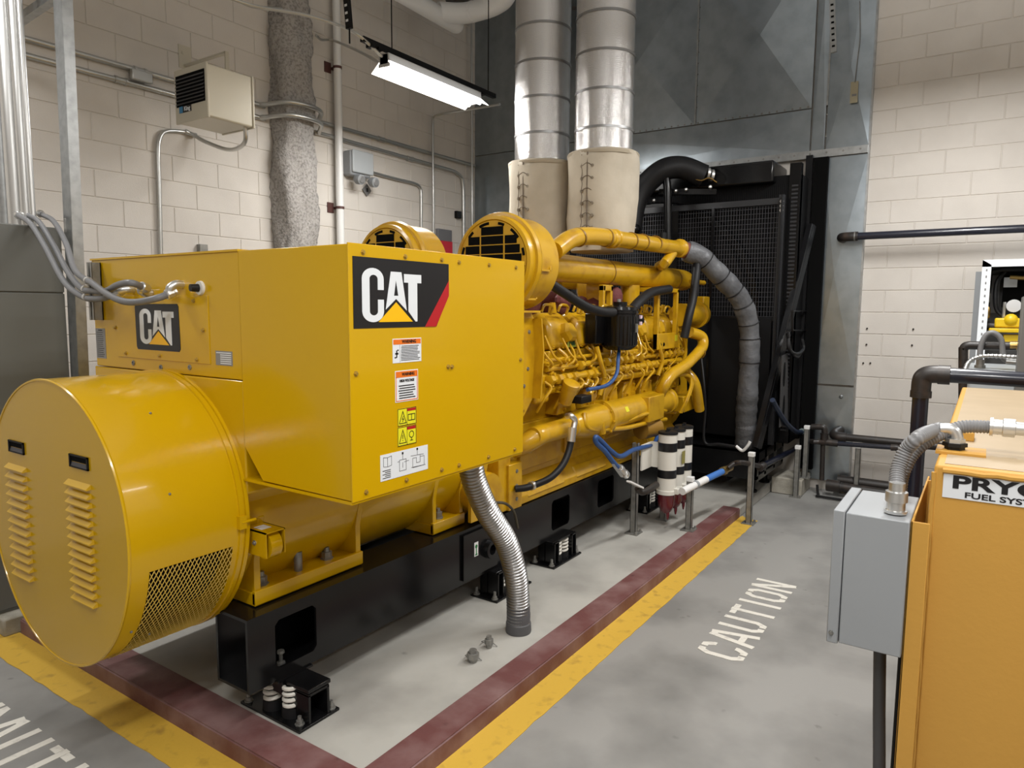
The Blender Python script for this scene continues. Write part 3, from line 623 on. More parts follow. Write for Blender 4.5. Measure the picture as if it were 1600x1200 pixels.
# turbo and exhaust manifold with dark red lagging
for x in (4.0, 4.42, 5.0, 5.5): G('exhaust_lagging', MB().sphere((x, 2.62, 1.80), .13, 14, (1.5, .8, .85)), mred)
G('lagging_lump', MB().sphere((4.98, 2.40, 1.85), .075, 12, (1, .7, 1.1)), mred); G('lagging_lump', MB().sphere((4.25, 2.44, 1.82), .07, 12, (1.4, .7, .8)), mred)
for yy in (2.60, 3.04): G('turbocharger', MB().lathe((5.0, yy, 1.92), (0, 1 if yy > YC else -1, 0), [(-.1, .10), (-.05, .17), (.03, .18), (.06, .12), (.1, .09)], 24), yengine)
G('riser_pipe', MB().cyl((5.25, 2.40, 1.62), (5.25, 2.40, 1.95), .075, n=18), yengine)
for x in (4.62,):
    b = MB(); b.box(x, x + .03, 2.32, 2.36, 1.46, 1.93); b.box(x + .12, x + .15, 2.32, 2.36, 1.46, 1.93); b.box(x, x + .15, 2.315, 2.36, 1.40, 1.50); b.box(x, x + .15, 2.32, 2.36, 1.89, 1.935)
    lb = G('ladder_bracket', b, yengine, bevel=.004)
ba, bb_ = PY(2.20, 1029, 464), PY(2.20, 1060, 543); b = MB(); ym = 2.20
b.box(ba.x, ba.x + .035, ym, ym + .04, bb_.z, 1.93); b.box(bb_.x - .06, bb_.x - .03, ym, ym + .04, bb_.z + .1, 1.93); b.box(ba.x, bb_.x, ym - .004, ym + .04, bb_.z, bb_.z + .13); b.box(ba.x, bb_.x - .03, ym, ym + .2, 1.90, 1.935)
lb = G('ladder_bracket', b, yengine, bevel=.004)
G('green_label', rect(V((bb_.x - .10, ym - .004, bb_.z + .06)), NY, UP, 0, .06, 0, .05), decyy, lb)
b = MB(); bolt(b, (ba.x + .06, ym - .004, bb_.z + .04), (0,-1,0), .012); bolt(b, (ba.x + .13, ym - .004, bb_.z + .04), (0,-1,0), .012); G('bracket_bolts', b, dark, lb)
q = PY(2.29, 893, 533); G('green_label', rect(q, NY, UP, -.055, .055, -.04, .045, .004), mat('decal_lime', (.35, .45, .05), .4)); f = rect(q + V((0,-.004,0)), NY, UP, -.04, .04, -.028, .03, .001); G('label_mark', f, mat('decal_dark_green', (.03, .08, .02), .4))
# fuel rails, injector lines, control linkage
for (z, y, r) in ((1.385, 2.255, .020), (1.315, 2.245, .026), (1.435, 2.27, .013), (1.25, 2.28, .032)):
    G('fuel_rail', MB().tube([(3.72, y, z), (4.6, y, z + .004), (5.5, y - .004, z), (6.05, y, z)], r, 10, 4), yengine)
for i in range(24):
    x = 3.74 + i*.098; z = random.choice((1.385, 1.315)); y = 2.235
    G('line_union', MB().lathe((x, y, z), (1, 0, 0), [(-.022, .024), (-.018, .034), (.018, .034), (.022, .024)], 6), yengine)
for i in range(22):
    x = 3.76 + i*.105 + random.uniform(-.02, .02); k = random.choice((-1, 1)) * random.uniform(.04, .1)
    G('injector_line', MB().tube([(x, 2.25, 1.39), (x + k*.4, 2.215, 1.42), (x + k, 2.24, 1.47), (x + k*1.3, 2.29, random.uniform(1.5, 1.62))], .0085, 7, 5), yengine)
for i in range(12):
    x = 3.75 + i*.2; b = MB().tube([(x, 2.31, 1.74), (x + .01, 2.30, 1.775), (x + .05, 2.30, 1.785), (x + .13, 2.31, 1.77), (x + .14, 2.33, 1.72)], .009, 7, 5); G('leak_off_line', b, yengine)
for i in range(12):
    x = 3.72 + i*.195 + random.uniform(-.03, .03); d = random.uniform(-.08, .08)
    G('drain_line', MB().tube([(x, 2.245, 1.31), (x + .02, 2.21, 1.27), (x + d, 2.23, 1.20), (x + d, 2.28, 1.12)], .009, 7, 5), yengine)
for (xa, za, xb_, zb) in ((4.33, 1.50, 4.42, 1.16), (5.38, 1.55, 5.47, 1.22), (5.95, 1.58, 6.0, 1.25)):
    G('vent_tube', MB().tube([(xa, 2.22, za), (xa + .03, 2.20, (za+zb)/2 + .06), (xb_, 2.20, (za+zb)/2 - .05), (xb_ - .03, 2.22, zb)], .017, 9, 5), yengine)
for i in range(7):
    x = 3.95 + i*.33; G('side_cover', MB().prism([(x, 2.30, 1.06), (x + .04, 2.30, 1.20), (x + .22, 2.30, 1.20), (x + .26, 2.30, 1.06)], (0, .12, 0)), yengine, bevel=.012)
    b = MB(); bolt(b, (x + .08, 2.30, 1.10), (0,-1,0), .011, .014); bolt(b, (x + .19, 2.30, 1.17), (0,-1,0), .011, .014); G('cover_bolts', b, yengine)
for i in range(9): G('inner_lump', MB().sphere((3.85 + i*.27, 2.36, 1.27 + random.uniform(-.02, .03)), .07, 10, (1.2, .6, .7)), yengine)
for i in range(26):
    x = 3.72 + i*.092 + random.uniform(-.02, .02); z0_ = random.uniform(1.22, 1.34); P = [V((x, 2.24, z0_))]
    for k in range(3): P.append(P[-1] + V((random.uniform(-.05, .07), random.uniform(-.03, .02), random.uniform(-.05, .06))))
    G('control_link', MB().tube(P, random.choice((.006, .008, .011)), 7, 5), yengine)
for i in range(30):
    x = 3.70 + i*.08; p = V((x, 2.245 + random.uniform(-.01, .02), random.choice((1.26, 1.345, 1.42)) + random.uniform(-.01, .01)))
    G('hex_fitting', MB().lathe(p, (random.uniform(-.3, .3), -1, random.uniform(-.3, .6)), [(-.03, .02), (.012, .02), (.013, .013), (.03, .012)], 6), yengine)
for i in range(6):
    x0 = 3.88 + i*.385
    G('lifting_lug', MB().prism([(x0 + .12, 2.40, 1.73), (x0 + .14, 2.40, 1.80), (x0 + .19, 2.40, 1.80), (x0 + .21, 2.40, 1.73)], (0, .015, 0)), yengine)
    G('push_rod_tube', MB().tube([(x0 + .06, 2.30, 1.50), (x0 + .10, 2.255, 1.44), (x0 + .03, 2.25, 1.36)], .014, 8, 5), yengine)
b = MB().tube([(3.7, 2.26, .99), (4.4, 2.30, 1.02), (5.0, 2.30, 1.03), (5.8, 2.31, 1.03)], .012, 8, 4); G('harness', b, rubber)
# oil filler, small junction box
p0, p1 = PY(2.20, 885, 620), PY(2.14, 896, 592); d = (p1 - p0).normalized()
G('oil_filler', MB().lathe(p0, d, [(-.04, .045), (.02, .048), (.04, .052), (.08, .052), (.081, .056), (.105, .056), (.11, .045)], 24), yengine)
G('filler_bracket', MB().box(3.62, 3.78, 2.26, 2.32, 1.17, 1.36), yengine, bevel=.02)
G('harness_box', MB().box(4.02, 4.16, 2.16, 2.24, 1.14, 1.19), rubber, bevel=.006)
# ---- oil cooler and its piping
YO, ZO, RO = 2.22, .985, .105
b = MB().lathe((3.52, YO, ZO + .01), (1,0,0), [(0, .055), (.10, .06), (.44, .063), (.445, .074), (.47, .074), (.475, .07), (.55, .095), (.72, .112), (.86, .108), (.865, .128), (.90, .128), (.905, RO), (2.05, RO), (2.055, .115), (2.10, .115), (2.11, .08), (2.2, .07), (2.23, .04)], 36)
oc = G('oil_cooler', b, yengine, angle=.5)
b = MB()
for k in range(10): q = 2*math.pi*k/10; bolt(b, (4.385, YO + .119*math.cos(q), ZO + .119*math.sin(q)), (-1,0,0), .009, .012)
G('cooler_bolts', b, yengine, oc)
G('cooler_label', MB().prism([(4.62 + dx, YO - (RO + .001)*math.cos(t), ZO + .01 + (RO + .001)*math.sin(t)) for dx, t in ((0, .25), (.05, .25), (.05, .62), (0, .62))], (0, -.002, 0)), decyy, oc)
G('cooler_outlet', MB().tube([(3.62, YO, ZO + .01), (3.56, YO, ZO), (3.50, YO + .05, ZO - .04), (3.48, YO + .12, ZO - .07)], .062, 16, 6), yengine, oc)
G('lower_oil_line', MB().tube([PY(2.16, 913, 645), PY(2.14, 916, 665), PY(2.14, 930, 671), PY(2.14, 975, 669), PY(2.14, 1010, 661), PY(2.16, 1040, 655)], .017, 10, 6), yengine)
G('lower_oil_line', MB().tube([PY(2.14, 980, 657), PY(2.12, 1005, 648), PY(2.12, 1030, 642), PY(2.14, 1040, 642)], .016, 10, 6), yengine)
G('line_tee', MB().cyl(PY(2.13, 939, 660), PY(2.13, 941, 677), .026, n=10), yengine)
a_ = PY(2.10, 1018, 640); G('relay_box', MB().box(a_.x - .04, a_.x + .26, 2.10, 2.22, a_.z - .10, a_.z + .10), yengine, bevel=.008)
b = MB().lathe(PY(2.2, 1000, 672), (1,-.2,0), [(0, .02), (.01, .075), (.22, .075), (.23, .02)], 20); G('prelube_pump', b, mat('pump_dull_yellow', (.28, .15, .02), .5))
# ---- front end: pumps, big coolant elbow, gear cover
G('gear_cover', MB().lathe((6.25, 2.82, 1.02), (1,0,0), [(0, .50), (.10, .52), (.16, .48), (.18, .2)], 40), yengine, angle=.5)
G('gear_case', MB().box(6.1, 6.35, 2.30, 3.3, .80, 1.6), yengine, bevel=.03)
cp = [PY(2.2, 1028, 622), PY(2.13, 1038, 602), PY(2.11, 1050, 585), PY(2.08, 1072, 570), PY(2.06, 1090, 552), PY(2.06, 1098, 540), PY(2.08, 1096, 526), PY(2.14, 1078, 519)]
G('coolant_elbow', MB().tube(cp, .047, 18, 8), yengine)
G('elbow_clamp', MB().lathe(PY(2.06, 1093, 551), (PY(2.06, 1098, 540) - PY(2.06, 1090, 552)), [(-.012, .053), (.012, .053)], 18), mat('band_dark_yellow', (.22, .11, .01), .4))
G('water_pump', MB().lathe(PY(2.25, 1062, 492), (1,0,0), [(0, .10), (.40, .10), (.402, .125), (.44, .125), (.442, .115), (.50, .112), (.53, .085), (.55, .035), (.52, .03)], 28), yengine, angle=.5)
p = PY(2.25, 1096, 470); G('sensor_block', MB().box(p.x - .07, p.x + .09, 2.2, 2.32, p.z - .09, p.z + .04), yengine, bevel=.01)
p = PY(2.25, 1080, 440); G('front_pipe', MB().cyl(p, p + V((.34, 0, 0)), .022, n=12), yengine); G('front_pipe', MB().tube([PY(2.2, 1072, 580), PY(2.12, 1086, 600), PY(2.12, 1093, 640)], .045, 14, 6), yengine)
G('lower_case', MB().prism([PY(2.18, 1068, 620), PY(2.18, 1098, 612), PY(2.18, 1096, 635), PY(2.18, 1070, 645)], (0, .3, 0)), yengine, bevel=.01)
for dx in (0, .035): G('steel_line', MB().tube([PY(2.13, 1050 + dx*30, 587), PY(2.1, 1075, 586 + dx*40), PY(2.08, 1080 + dx*60, 600), PY(2.08, 1072 + dx*60, 625), PY(2.12, 1062 + dx*60, 645)], .012, 8, 6), yengine)
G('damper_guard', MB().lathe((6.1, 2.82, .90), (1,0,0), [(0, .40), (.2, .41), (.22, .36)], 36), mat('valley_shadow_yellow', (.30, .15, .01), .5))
# ---- breather canister with its two hoses
cc = PY(2.15, 968, 512); cx, cz = cc.x, cc.z
can = G('breather_canister', MB().lathe((cx, 2.15, cz - .155), UP, [(0, .085), (.02, .115), (.03, .122), (.25, .125), (.255, .132), (.275, .132), (.28, .125), (.30, .12), (.315, .05), (.335, .05)], 36), black, angle=.5)
b = MB()
for k in range(28): q = 2*math.pi*k/28; b.bar((cx + .123*math.cos(q), 2.15 + .123*math.sin(q), cz - .12), (cx + .123*math.cos(q), 2.15 + .123*math.sin(q), cz + .08), .006, .006)
G('canister_ribs', b, black, can)
G('canister_clip', MB().box(cx - .012, cx + .012, 2.15 - .136, 2.15 - .125, cz - .03, cz + .03), strutd, can); G('canister_stud', MB().cyl((cx - .02, 2.15, cz + .16), (cx - .02, 2.15, cz + .20), .014, n=10), decg, can)
G('canister_mount', MB().box(cx - .24, cx - .06, 2.21, 2.30, cz - .11, cz + .10), black, can, bevel=.008)
G('canister_valve', MB().cyl((cx + .12, 2.10, cz + .055), (cx + .19, 2.08, cz + .055), .04, n=14), black, can)
for dz in (.075, .03): G('valve_label', MB().box(cx + .13, cx + .165, 2.05, 2.06, cz + dz - .012, cz + dz + .012), mat('pale_pink', (.6, .45, .5), .5), can)
G('breather_hose', MB().tube([PY(2.22, 858, 442), PY(2.18, 885, 460), PY(2.13, 915, 479), PY(2.10, 940, 487), PY(2.09, 958, 488)], .031, 18, 8), rubber)
G('breather_hose', MB().tube([PY(2.10, 987, 485), PY(2.12, 1000, 470), PY(2.16, 1018, 457), PY(2.20, 1045, 452)], .036, 18, 8), rubber)
G('canister_drain_hose', MB().tube([(cx, 2.15, cz - .155), PY(2.12, 966, 560), PY(2.10, 963, 585), PY(2.09, 948, 602), PY(2.10, 918, 609)], .013, 10, 8), bluehose)
G('wiring_sleeve', MB().tube([PY(2.12, 1090, 405), PY(2.10, 1087, 435), PY(2.10, 1083, 465), PY(2.10, 1076, 495), PY(2.12, 1069, 528)], .036, 12, 6), rubber)
# ---- lube hose with silver elbow
hp_ = [PY(2.16, 886, 650), PY(2.12, 892, 650), PY(2.11, 898, 658), PY(2.11, 893, 680)]
hs = G('drain_hose', MB().tube([PY(2.11, 893, 678), PY(2.11, 890, 700), PY(2.11, 880, 725), PY(2.13, 862, 745), PY(2.18, 840, 756), PY(2.22, 822, 762), PY(2.27, 805, 764)], .021, 14, 8), rubber)
G('hose_elbow', MB().tube(hp_, .019, 14, 8), chrome, hs); G('hose_ferrule', MB().cyl(PY(2.11, 894.5, 668), PY(2.11, 892, 690), .027, n=14), chrome, hs); G('hose_clamp', MB().lathe(PY(2.20, 831, 759), (-1,.1,0), [(-.012, .027), (.012, .027)], 14), chrome, hs)
G('block_heater_cable', MB().tube([PY(2.24, 772, 785), PY(2.22, 790, 787), PY(2.25, 803, 800), PY(2.27, 809, 825)], .008, 8, 6), mat('brown_cable', (.06, .05, .03), .6))
# ---- blue fuel hose
G('fuel_hose', MB().tube([PY(2.14, 1030, 660), PY(2.12, 1026, 685), PY(2.08, 1018, 695), PY(2.05, 990, 703), PY(2.02, 970, 713), PY(2.02, 955, 705), PY(2.03, 940, 690), PY(2.03, 931, 683), PY(2.03, 932, 692), PY(2.02, 945, 705), PY(2.01, 958, 722), PY(2.01, 965, 730)], .017, 12, 8), bluehose)
# ================================================================== VIBRATION ISOLATORS
def isolator(p, label, rot=0):
    """p = centre of base plate on the pad; local u runs towards the viewer's side (-Y)"""
    t = thing('vibration_isolator', p, label, 'isolator', 'spring isolators under the skid'); x, y, z = p
    obj('base_plate', MB().box(x-.104, x+.104, y-.19, y+.19, z, z+.012), black, t, bevel=.002)
    b = MB(); b.box(x-.052, x-.040, y-.185, y-.05, z+.012, z+.135); b.box(x+.044, x+.056, y-.185, y-.05, z+.012, z+.135); b.box(x-.052, x+.056, y-.065, y-.05, z+.012, z+.135); b.box(x-.052, x+.056, y-.185, y-.055, z+.125, z+.137)
    obj('tower', b, black, t, bevel=.002); obj('top_plate', MB().box(x-.056, x+.06, y-.19, y-.045, z+.143, z+.160), black, t, bevel=.003)
    obj('load_arm', MB().box(x-.07, x+.06, y-.045, y+.02, z+.10, z+.160), black, t, bevel=.003); obj('load_plate', MB().box(x-.09, x+.09, y-.045, y+.17, z+.155, z+.1645), black, t)
    for sx, sy in ((-.035, -.058 + .0), (-.045, .045), (.045, .045)):
        c = V((x + sx, y + sy - (.008 if sy < 0 else 0), z + .012)); obj('spring_cup', MB().lathe(c, UP, [(0, .045), (.04, .043)], 20), rubber, t)
        P = [c + V((.034*math.cos(q), .034*math.sin(q), .036 + .098*q/(2*math.pi*4))) for q in [i*math.pi/8 for i in range(65)]]
        obj('coil_spring', MB().tube(P, .009, 7, 0), offw, t)
    b = MB()
    for sx, sy in ((-.07, -.15), (.08, -.165), (-.08, .165), (.08, .165)): b.lathe((x+sx, y+sy, z+.012), UP, [(0, .02), (.004, .02), (.005, .014), (.018, .014), (.019, .009), (.035, .008)], 8)
    obj('anchor_bolts', b, strutd, t)
    return t
iso = isolator(V((1.803, 2.335, PH)), 'black spring isolator under the near end of the skid rail')
def iso_long(p, label):
    t = thing('vibration_isolator', p, label, 'isolator', 'spring isolators under the skid'); x, y, z = p
    obj('base_plate', MB().box(x-.185, x+.185, y-.09, y+.10, z, z+.012), black, t, bevel=.002)
    for sx in (-1, 1):
        b = MB(); X = x + sx*.115; b.box(X-.03, X-.02, y-.07, y+.06, z+.012, z+.16); b.box(X+.02, X+.03, y-.07, y+.06, z+.012, z+.16); b.box(X-.03, X+.03, y-.0, y+.01, z+.012, z+.16); b.box(X-.03, X+.03, y-.07, y+.06, z+.15, z+.16); obj('tower', b, black, t, bevel=.002)
        c = V((x + sx*.045, y - .02, z + .012)); obj('spring_cup', MB().lathe(c, UP, [(0, .042), (.035, .04)], 18), rubber, t)
        P = [c + V((.031*math.cos(q), .031*math.sin(q), .03 + .095*q/(2*math.pi*4))) for q in [i*math.pi/8 for i in range(65)]]; obj('coil_spring', MB().tube(P, .0085, 7, 0), offw, t)
    obj('load_arm', MB().box(x-.15, x+.15, y-.06, y+.09, z+.148, z+.1645), black, t, bevel=.003)
    b = MB()
    for sx in (-.165, .165):
        for sy in (-.06, .07): b.lathe((x+sx, y+sy, z+.012), UP, [(0, .02), (.004, .02), (.005, .014), (.018, .014), (.019, .009), (.045, .008)], 8)
    obj('anchor_bolts', b, strutd, t); return t
i2 = iso_long(V((3.98, 2.31, PH)), 'black spring isolator under the middle of the rail, right of the corrugated conduit')
clone(i2, (-.64, .0, 0), 'black spring isolator half hidden behind the corrugated conduit')
clone(i2, (1.5, .0, 0), 'black spring isolator behind the filter stand post')
# ================================================================== BIG FLEXIBLE CONDUIT
cpts = [PY(1.98, 735, 725), PY(1.98, 742, 755), PY(1.97, 762, 800), PY(1.95, 790, 845), PY(1.93, 804, 890), PY(1.93, 809, 930), PY(1.93, 810, 985)]
cpts = [V(p) for p in cpts]; cpts[-1].z = PH; D_ = dense(cpts, .0028)
fx = thing('flexible_conduit', cpts[-1], 'large corrugated steel conduit dropping from the yellow box to the pad', 'conduit')
obj('corrugated_hose', MB().tube(D_, lambda t: .056 + .005*math.cos(2*math.pi*t/.0168), 28, 0), flexm, fx, angle=3)
p = cpts[-1]; obj('tape_collar', MB().lathe(p, UP, [(0, .066), (.01, .068), (.05, .066), (.055, .062), (.10, .0625), (.105, .0605), (.14, .060)], 28), greyduct, fx)
obj('conduit_gland', MB().lathe((cpts[0].x, cpts[0].y, ZB - .035), UP, [(0, .066), (.03, .07)], 24), strutd, fx)
# ================================================================== STRUT POSTS, FILTER STAND
def post(q, zb, ztop, label, cap=True, Mx=strutd, plate=True, w_=.044):
    p = PZ(zb, *q) if len(q) == 2 else V(q); t = thing('strut_post', p, label, 'post', 'slotted strut posts for the fuel piping')
    b = MB(); h = w_/2; x, y = p.x, p.y
    b.box(x-h, x-h+.004, y-h, y+h, zb, ztop); b.box(x-h, x+h, y-h, y-h+.004, zb, ztop); b.box(x-h, x+h, y+h-.004, y+h, zb, ztop); b.box(x+h-.004, x+h, y-h, y-h+.014, zb, ztop); b.box(x+h-.004, x+h, y+h-.014, y+h, zb, ztop)
    obj('channel', b, Mx, t)
    if plate:
        bb_ = MB().box(x-.055, x+.055, y-.05, y+.05, zb, zb+.008); bolt(bb_, (x-.042, y-.035, zb+.008), UP, .01, .018); bolt(bb_, (x+.042, y-.035, zb+.008), UP, .01, .018); obj('foot_plate', bb_, Mx, t)
    if cap: obj('end_cap', MB().box(x-h-.003, x+h+.003, y-h-.003, y+h+.003, ztop-.03, ztop+.006), white, t, bevel=.004)
    return t, p
def ztop(p, px, py): return PY(p.y, px, py).z
a_, pa = post((990, 833), PH, 1.76 - .99, 'strut post with no cap standing left of the striped filters', cap=False)
pc = PZ(PH, 1076, 828); a_, pcv = post((1076, 828), PH, ztop(pc, 1075, 748), 'white capped strut post in front of the striped filters, beside the maroon kerb')
pd = PZ(PH, 1030, 812); post((1036, 811), PH, .42, 'short strut post hidden behind the dark red filter bowls', cap=False)
pe = PZ(.0, 1170, 815); post((5.80, 1.535, 0), 0, 0.595, 'white capped strut post standing on the yellow line end')
pf = PZ(0, 1243, 778); post((1243, 776), 0, ztop(PZ(0, 1243, 776), 1247, 697), 'white capped strut post in front of the concrete footing block')
pg = PZ(.16, 1257, 746); post((pg.x, pg.y, .16), .16, ztop(pg, 1264, 664), 'white capped strut post standing on the concrete footing block')
pk = V((7.2, .95, 0)); post((7.2, .93, 0), 0, ztop(pk, 1341, 692), 'white capped strut post near the block wall, behind the grey box')
# filters
flt = thing('filter_stand', (pa.x, pa.y - .06, PH), 'three white and black striped fuel filters with dark red bowls on strut posts', 'filter')
obj('mount_plate', MB().box(pa.x + .02, pa.x + .21, pa.y - .045, pa.y - .03, .56, .755), offw, flt, bevel=.002)
obj('mount_ear', MB().box(pa.x + .20, pa.x + .215, pa.y - .11, pa.y - .03, .56, .755), offw, flt)
FX = [PY(1.95, 1042, 740).x, 0, 0]; FX[1] = FX[0] + .165; FX[2] = FX[0] + .335
ft = PY(1.95, 1042, 676).z; fb = PY(1.95, 1042, 770).z; fr = .070
b = MB(); b.box(FX[0], FX[2], 1.96, 2.0, fb + .02, fb + .06); obj('manifold', b, offw, flt)
for i, x in enumerate(FX):
    c = V((x, 1.95, 0)); h = ft - fb
    cn = obj('filter_can', MB().lathe((x, 1.95, fb), UP, [(0, fr + .006), (.03, fr + .006), (.032, fr), (h - .012, fr)], 30), offw, flt)
    obj('lid', MB().lathe((x, 1.95, ft - .012), UP, [(0, fr + .004), (.016, fr + .004), (.02, fr - .006)], 30), rubber, cn)
    bb_ = MB().box(x-.045, x+.045, 1.948, 1.952, ft + .008, ft + .022); bb_.cyl((x, 1.95, ft + .005), (x, 1.95, ft + .028), .012, n=10); obj('lid_handle', bb_, rubber, cn)
    for za, zb in ((h*.70, h*.84), (h*.27, h*.40)): obj('black_band', MB().lathe((x, 1.95, fb + za), UP, [(0, fr + .001), (0, fr + .002), (zb - za, fr + .002), (zb - za, fr + .001)], 30), decb, cn)
    if i == 1: obj('filter_label', MB().prism([(x - .05, 1.95 - fr - .002, fb + h*.45), (x + .01, 1.95 - fr - .003, fb + h*.45), (x + .01, 1.95 - fr - .003, fb + h*.66), (x - .05, 1.95 - fr - .002, fb + h*.66)], (0, -.002, 0)), mat('label_olive', (.25, .22, .06), .5), cn)
    obj('bowl', MB().lathe((x, 1.95, fb - .15), UP, [(0, .028), (.02, .045), (.06, .06), (.15, .066)], 24), redp, flt); obj('bowl_drain', MB().lathe((x - .01, 1.93, fb - .20), UP, [(0, .006), (.03, .012), (.06, .014)], 10), redp, flt)
    obj('inlet_lug', MB().box(x - .02, x + .02, 1.95 - fr - .03, 1.95 - fr + .01, fb + .005, fb + .05), offw, flt, bevel=.004)
# fuel valve and pipe runs around the filters
va = thing('fuel_valve', PY(2.0, 985, 745), 'silver lever ball valve at the end of the blue hose, beside the filters', 'valve')
q0, q1 = PY(2.01, 966, 728), PY(2.01, 996, 762)
obj('valve_body', MB().lathe(q0, q1 - q0, [(0, .016), (.03, .02), (.031, .026), (.07, .026), (.071, .018), (.12, .02), (.121, .028), (.16, .028)], 12), chrome, va)
obj('lever', MB().bar(PY(1.98, 958, 726), PY(1.98, 972, 745), .018, .008), chrome, va); obj('lever_tip', MB().bar(PY(1.98, 982, 752), PY(1.98, 1003, 762), .03, .012), white, va)
obj('valve_elbow', MB().tube([q1, PY(2.0, 1000, 768), PY(1.98, 1008, 768), PY(1.97, 1026, 757)], .024, 12, 6), steelpipe, va)
fp = thing('fuel_return_pipe', PY(1.80, 1120, 745), 'white and blue fuel pipe joining the filters to the black steel pipe', 'pipe')
w0, w1, w2, w3 = PY(1.80, 1066, 768), PY(1.74, 1103, 749), PY(1.70, 1128, 737), PY(1.68, 1140, 731)
obj('white_section', MB().cyl(w0, w1, .028, n=16), white, fp); obj('blue_section', MB().cyl(w1, w2, .026, n=16), mat('blue_tape', (.05, .17, .5), .5), fp); obj('brass_union', MB().lathe(w2, w3 - w2, [(0, .034), (.05, .036), (.051, .028), ((w3-w2).length + .02, .028)], 8), brass, fp)
obj('support_clip', MB().lathe(w0.lerp(w1, .55), w1 - w0, [(-.012, .034), (.012, .034)], 12), greypaint, fp)
sp = thing('steel_fuel_pipe', (6.2, 1.55, .5), 'black steel fuel pipe along the radiator skid over the posts', 'pipe')
Q = [PY(1.66, 1138, 731), PY(1.62, 1148, 724), PY(1.56, 1162, 723), PY(1.54, 1190, 729)]
obj('elbow_run', MB().tube(Q, .020, 12, 6), steelpipe, sp)
e1 = V((5.87, 1.54, Q[-1].z)); e2 = V((7.05, 1.52, PY(1.52, 1258, 688).z)); obj('pipe_run', MB().cyl(Q[-1], PY(1.52, 1247, 699), .026, n=14), bluepipe, sp); obj('pipe_tee', MB().lathe(Q[-1], V((1, 0, 0)), [(-.06, .03), (-.05, .034), (.05, .034), (.06, .03)], 14), steelpipe, sp)
obj('pipe_tail', MB().tube([PY(1.52, 1247, 699), PY(1.5, 1256, 690), PX(7.05, 1270, 690), PX(7.1, 1290, 692)], .024, 12, 5), steelpipe, sp)
# ================================================================== RADIATOR
XR, YR0, YR1 = 6.35, 1.63, 4.25
rad = thing('radiator', (6.9, 2.9, .18), 'tall black radiator with wire fan guard behind the engine', 'radiator')
def Rr(name, b, M=black, p=None, bevel=0, **k): return obj(name, b, M, p or rad, bevel=bevel, **k)
b = MB(); b.box(XR, 7.33, YR0, YR1, .48, .50); b.box(XR, 7.33, YR0, YR0 + .012, .40, .50); b.box(XR, XR + .012, YR0, YR1, .24, .50)
for x in (XR, 6.62, 6.95, 7.27): b.box(x, x + .06, YR0, YR0 + .05, .24, .50)
b.box(XR, 7.33, YR0, YR0 + .06, .22, .27); base_ = Rr('radiator_base', b, black)
Rr('base_back', MB().box(XR + .02, 7.3, YR0 + .25, YR0 + .27, .2, .49), dark, base_)
b = MB()
for z in (.30, .37, .44): b.sphere((XR - .002, 2.28, z), .022, 10)
Rr('base_bolts', b, strutd, base_)
for x in (6.55, 7.0): b = MB().lathe((x, 1.72, PH), UP, [(0, .05), (.02, .05), (.021, .03), (.14, .03)], 12); Rr('base_spring', b, blackm, base_)
XC = 6.93
core = Rr('radiator_core', MB().box(XC, 7.33, 1.50, YR1, .50, 3.0), mat('core_black', (.004, .004, .0045), .6, spec=.15))
b = MB()
for i in range(150):
    y = 1.62 + i*.0172
    b.box(XC - .006, XC, y, y + .004, .6, 2.92)
tag(Rr('core_fins', b, mat('core_fin', (.008, .008, .009), .6, spec=.15), core, smooth=False), kind='stuff')
Rr('header_tank', MB().box(XC - .12, 7.33, 1.72, YR1, 2.93, 3.13), black, bevel=.02)
Rr('side_column', MB().box(XC - .02, XC + .06, 1.50, 1.60, .5, 3.1), black)
b = MB()
for i in range(64): b.box(XC - .024, XC - .02, 1.52, 1.575, .62 + i*.036, .636 + i*.036)
tag(Rr('column_slots', b, mat('slot_grey', (.016, .016, .018), .5), smooth=False), kind='stuff')
Rr('corner_post', MB().box(7.24, 7.30, 1.475, 1.535, .50, 3.22), blackm); Rr('side_panel', MB().box(7.28, 7.34, 1.345, 1.47, .2, 3.2), dark)
b = MB().lathe((XC - .04, 2.9, 1.75), (1,0,0), [(0, 1.08), (.035, 1.10)], 64, False); b.lathe((XC - .04, 2.9, 1.75), (1,0,0), [(0, 1.02), (.035, 1.02)], 64, False)
b.add(*(lambda q: (q.v, q.f))(MB().rings([[V((XC - .04, 2.9 + r*math.cos(t), 1.75 + r*math.sin(t))) for t in [2*math.pi*i/64 for i in range(64)]] for r in (1.02, 1.08)], False))); Rr('shroud_ring', b, black)
for k in range(8):
    q = 2*math.pi*k/8 + .2; c_ = V((XC - .05, 2.9, 1.75)); d1, d2 = V((0, math.cos(q), math.sin(q))), V((0, math.cos(q + .3), math.sin(q + .3)))
    Rr('fan_blade', MB().prism([c_ + d1*.2, c_ + d1*.98, c_ + d2*.98 + V((.035,0,0)), c_ + d2*.2 + V((.035,0,0))], (.006, 0, 0)), blackm)
Rr('fan_hub', MB().lathe((XC - .09, 2.9, 1.75), (1,0,0), [(0, .16), (.07, .2)], 24), blackm)
XG = 6.75
gd = Rr('fan_guard_frame', MB().box(XG, XG + .05, 1.60, 1.645, .50, 2.80), mat('guard_frame_paint', (.022, .023, .026), .35, spec=.5))
fr0 = mat('brace_black_paint', (.008, .008, .009), .3, spec=.4)
p = PX(XG, 1045, 324); Rr('guard_rail', MB().bar((XG + .01, 1.645, 2.745), (XG + .01, 3.9, 2.745), .04, .055), mat('guard_frame_paint', (.02, .02, .02)), gd)
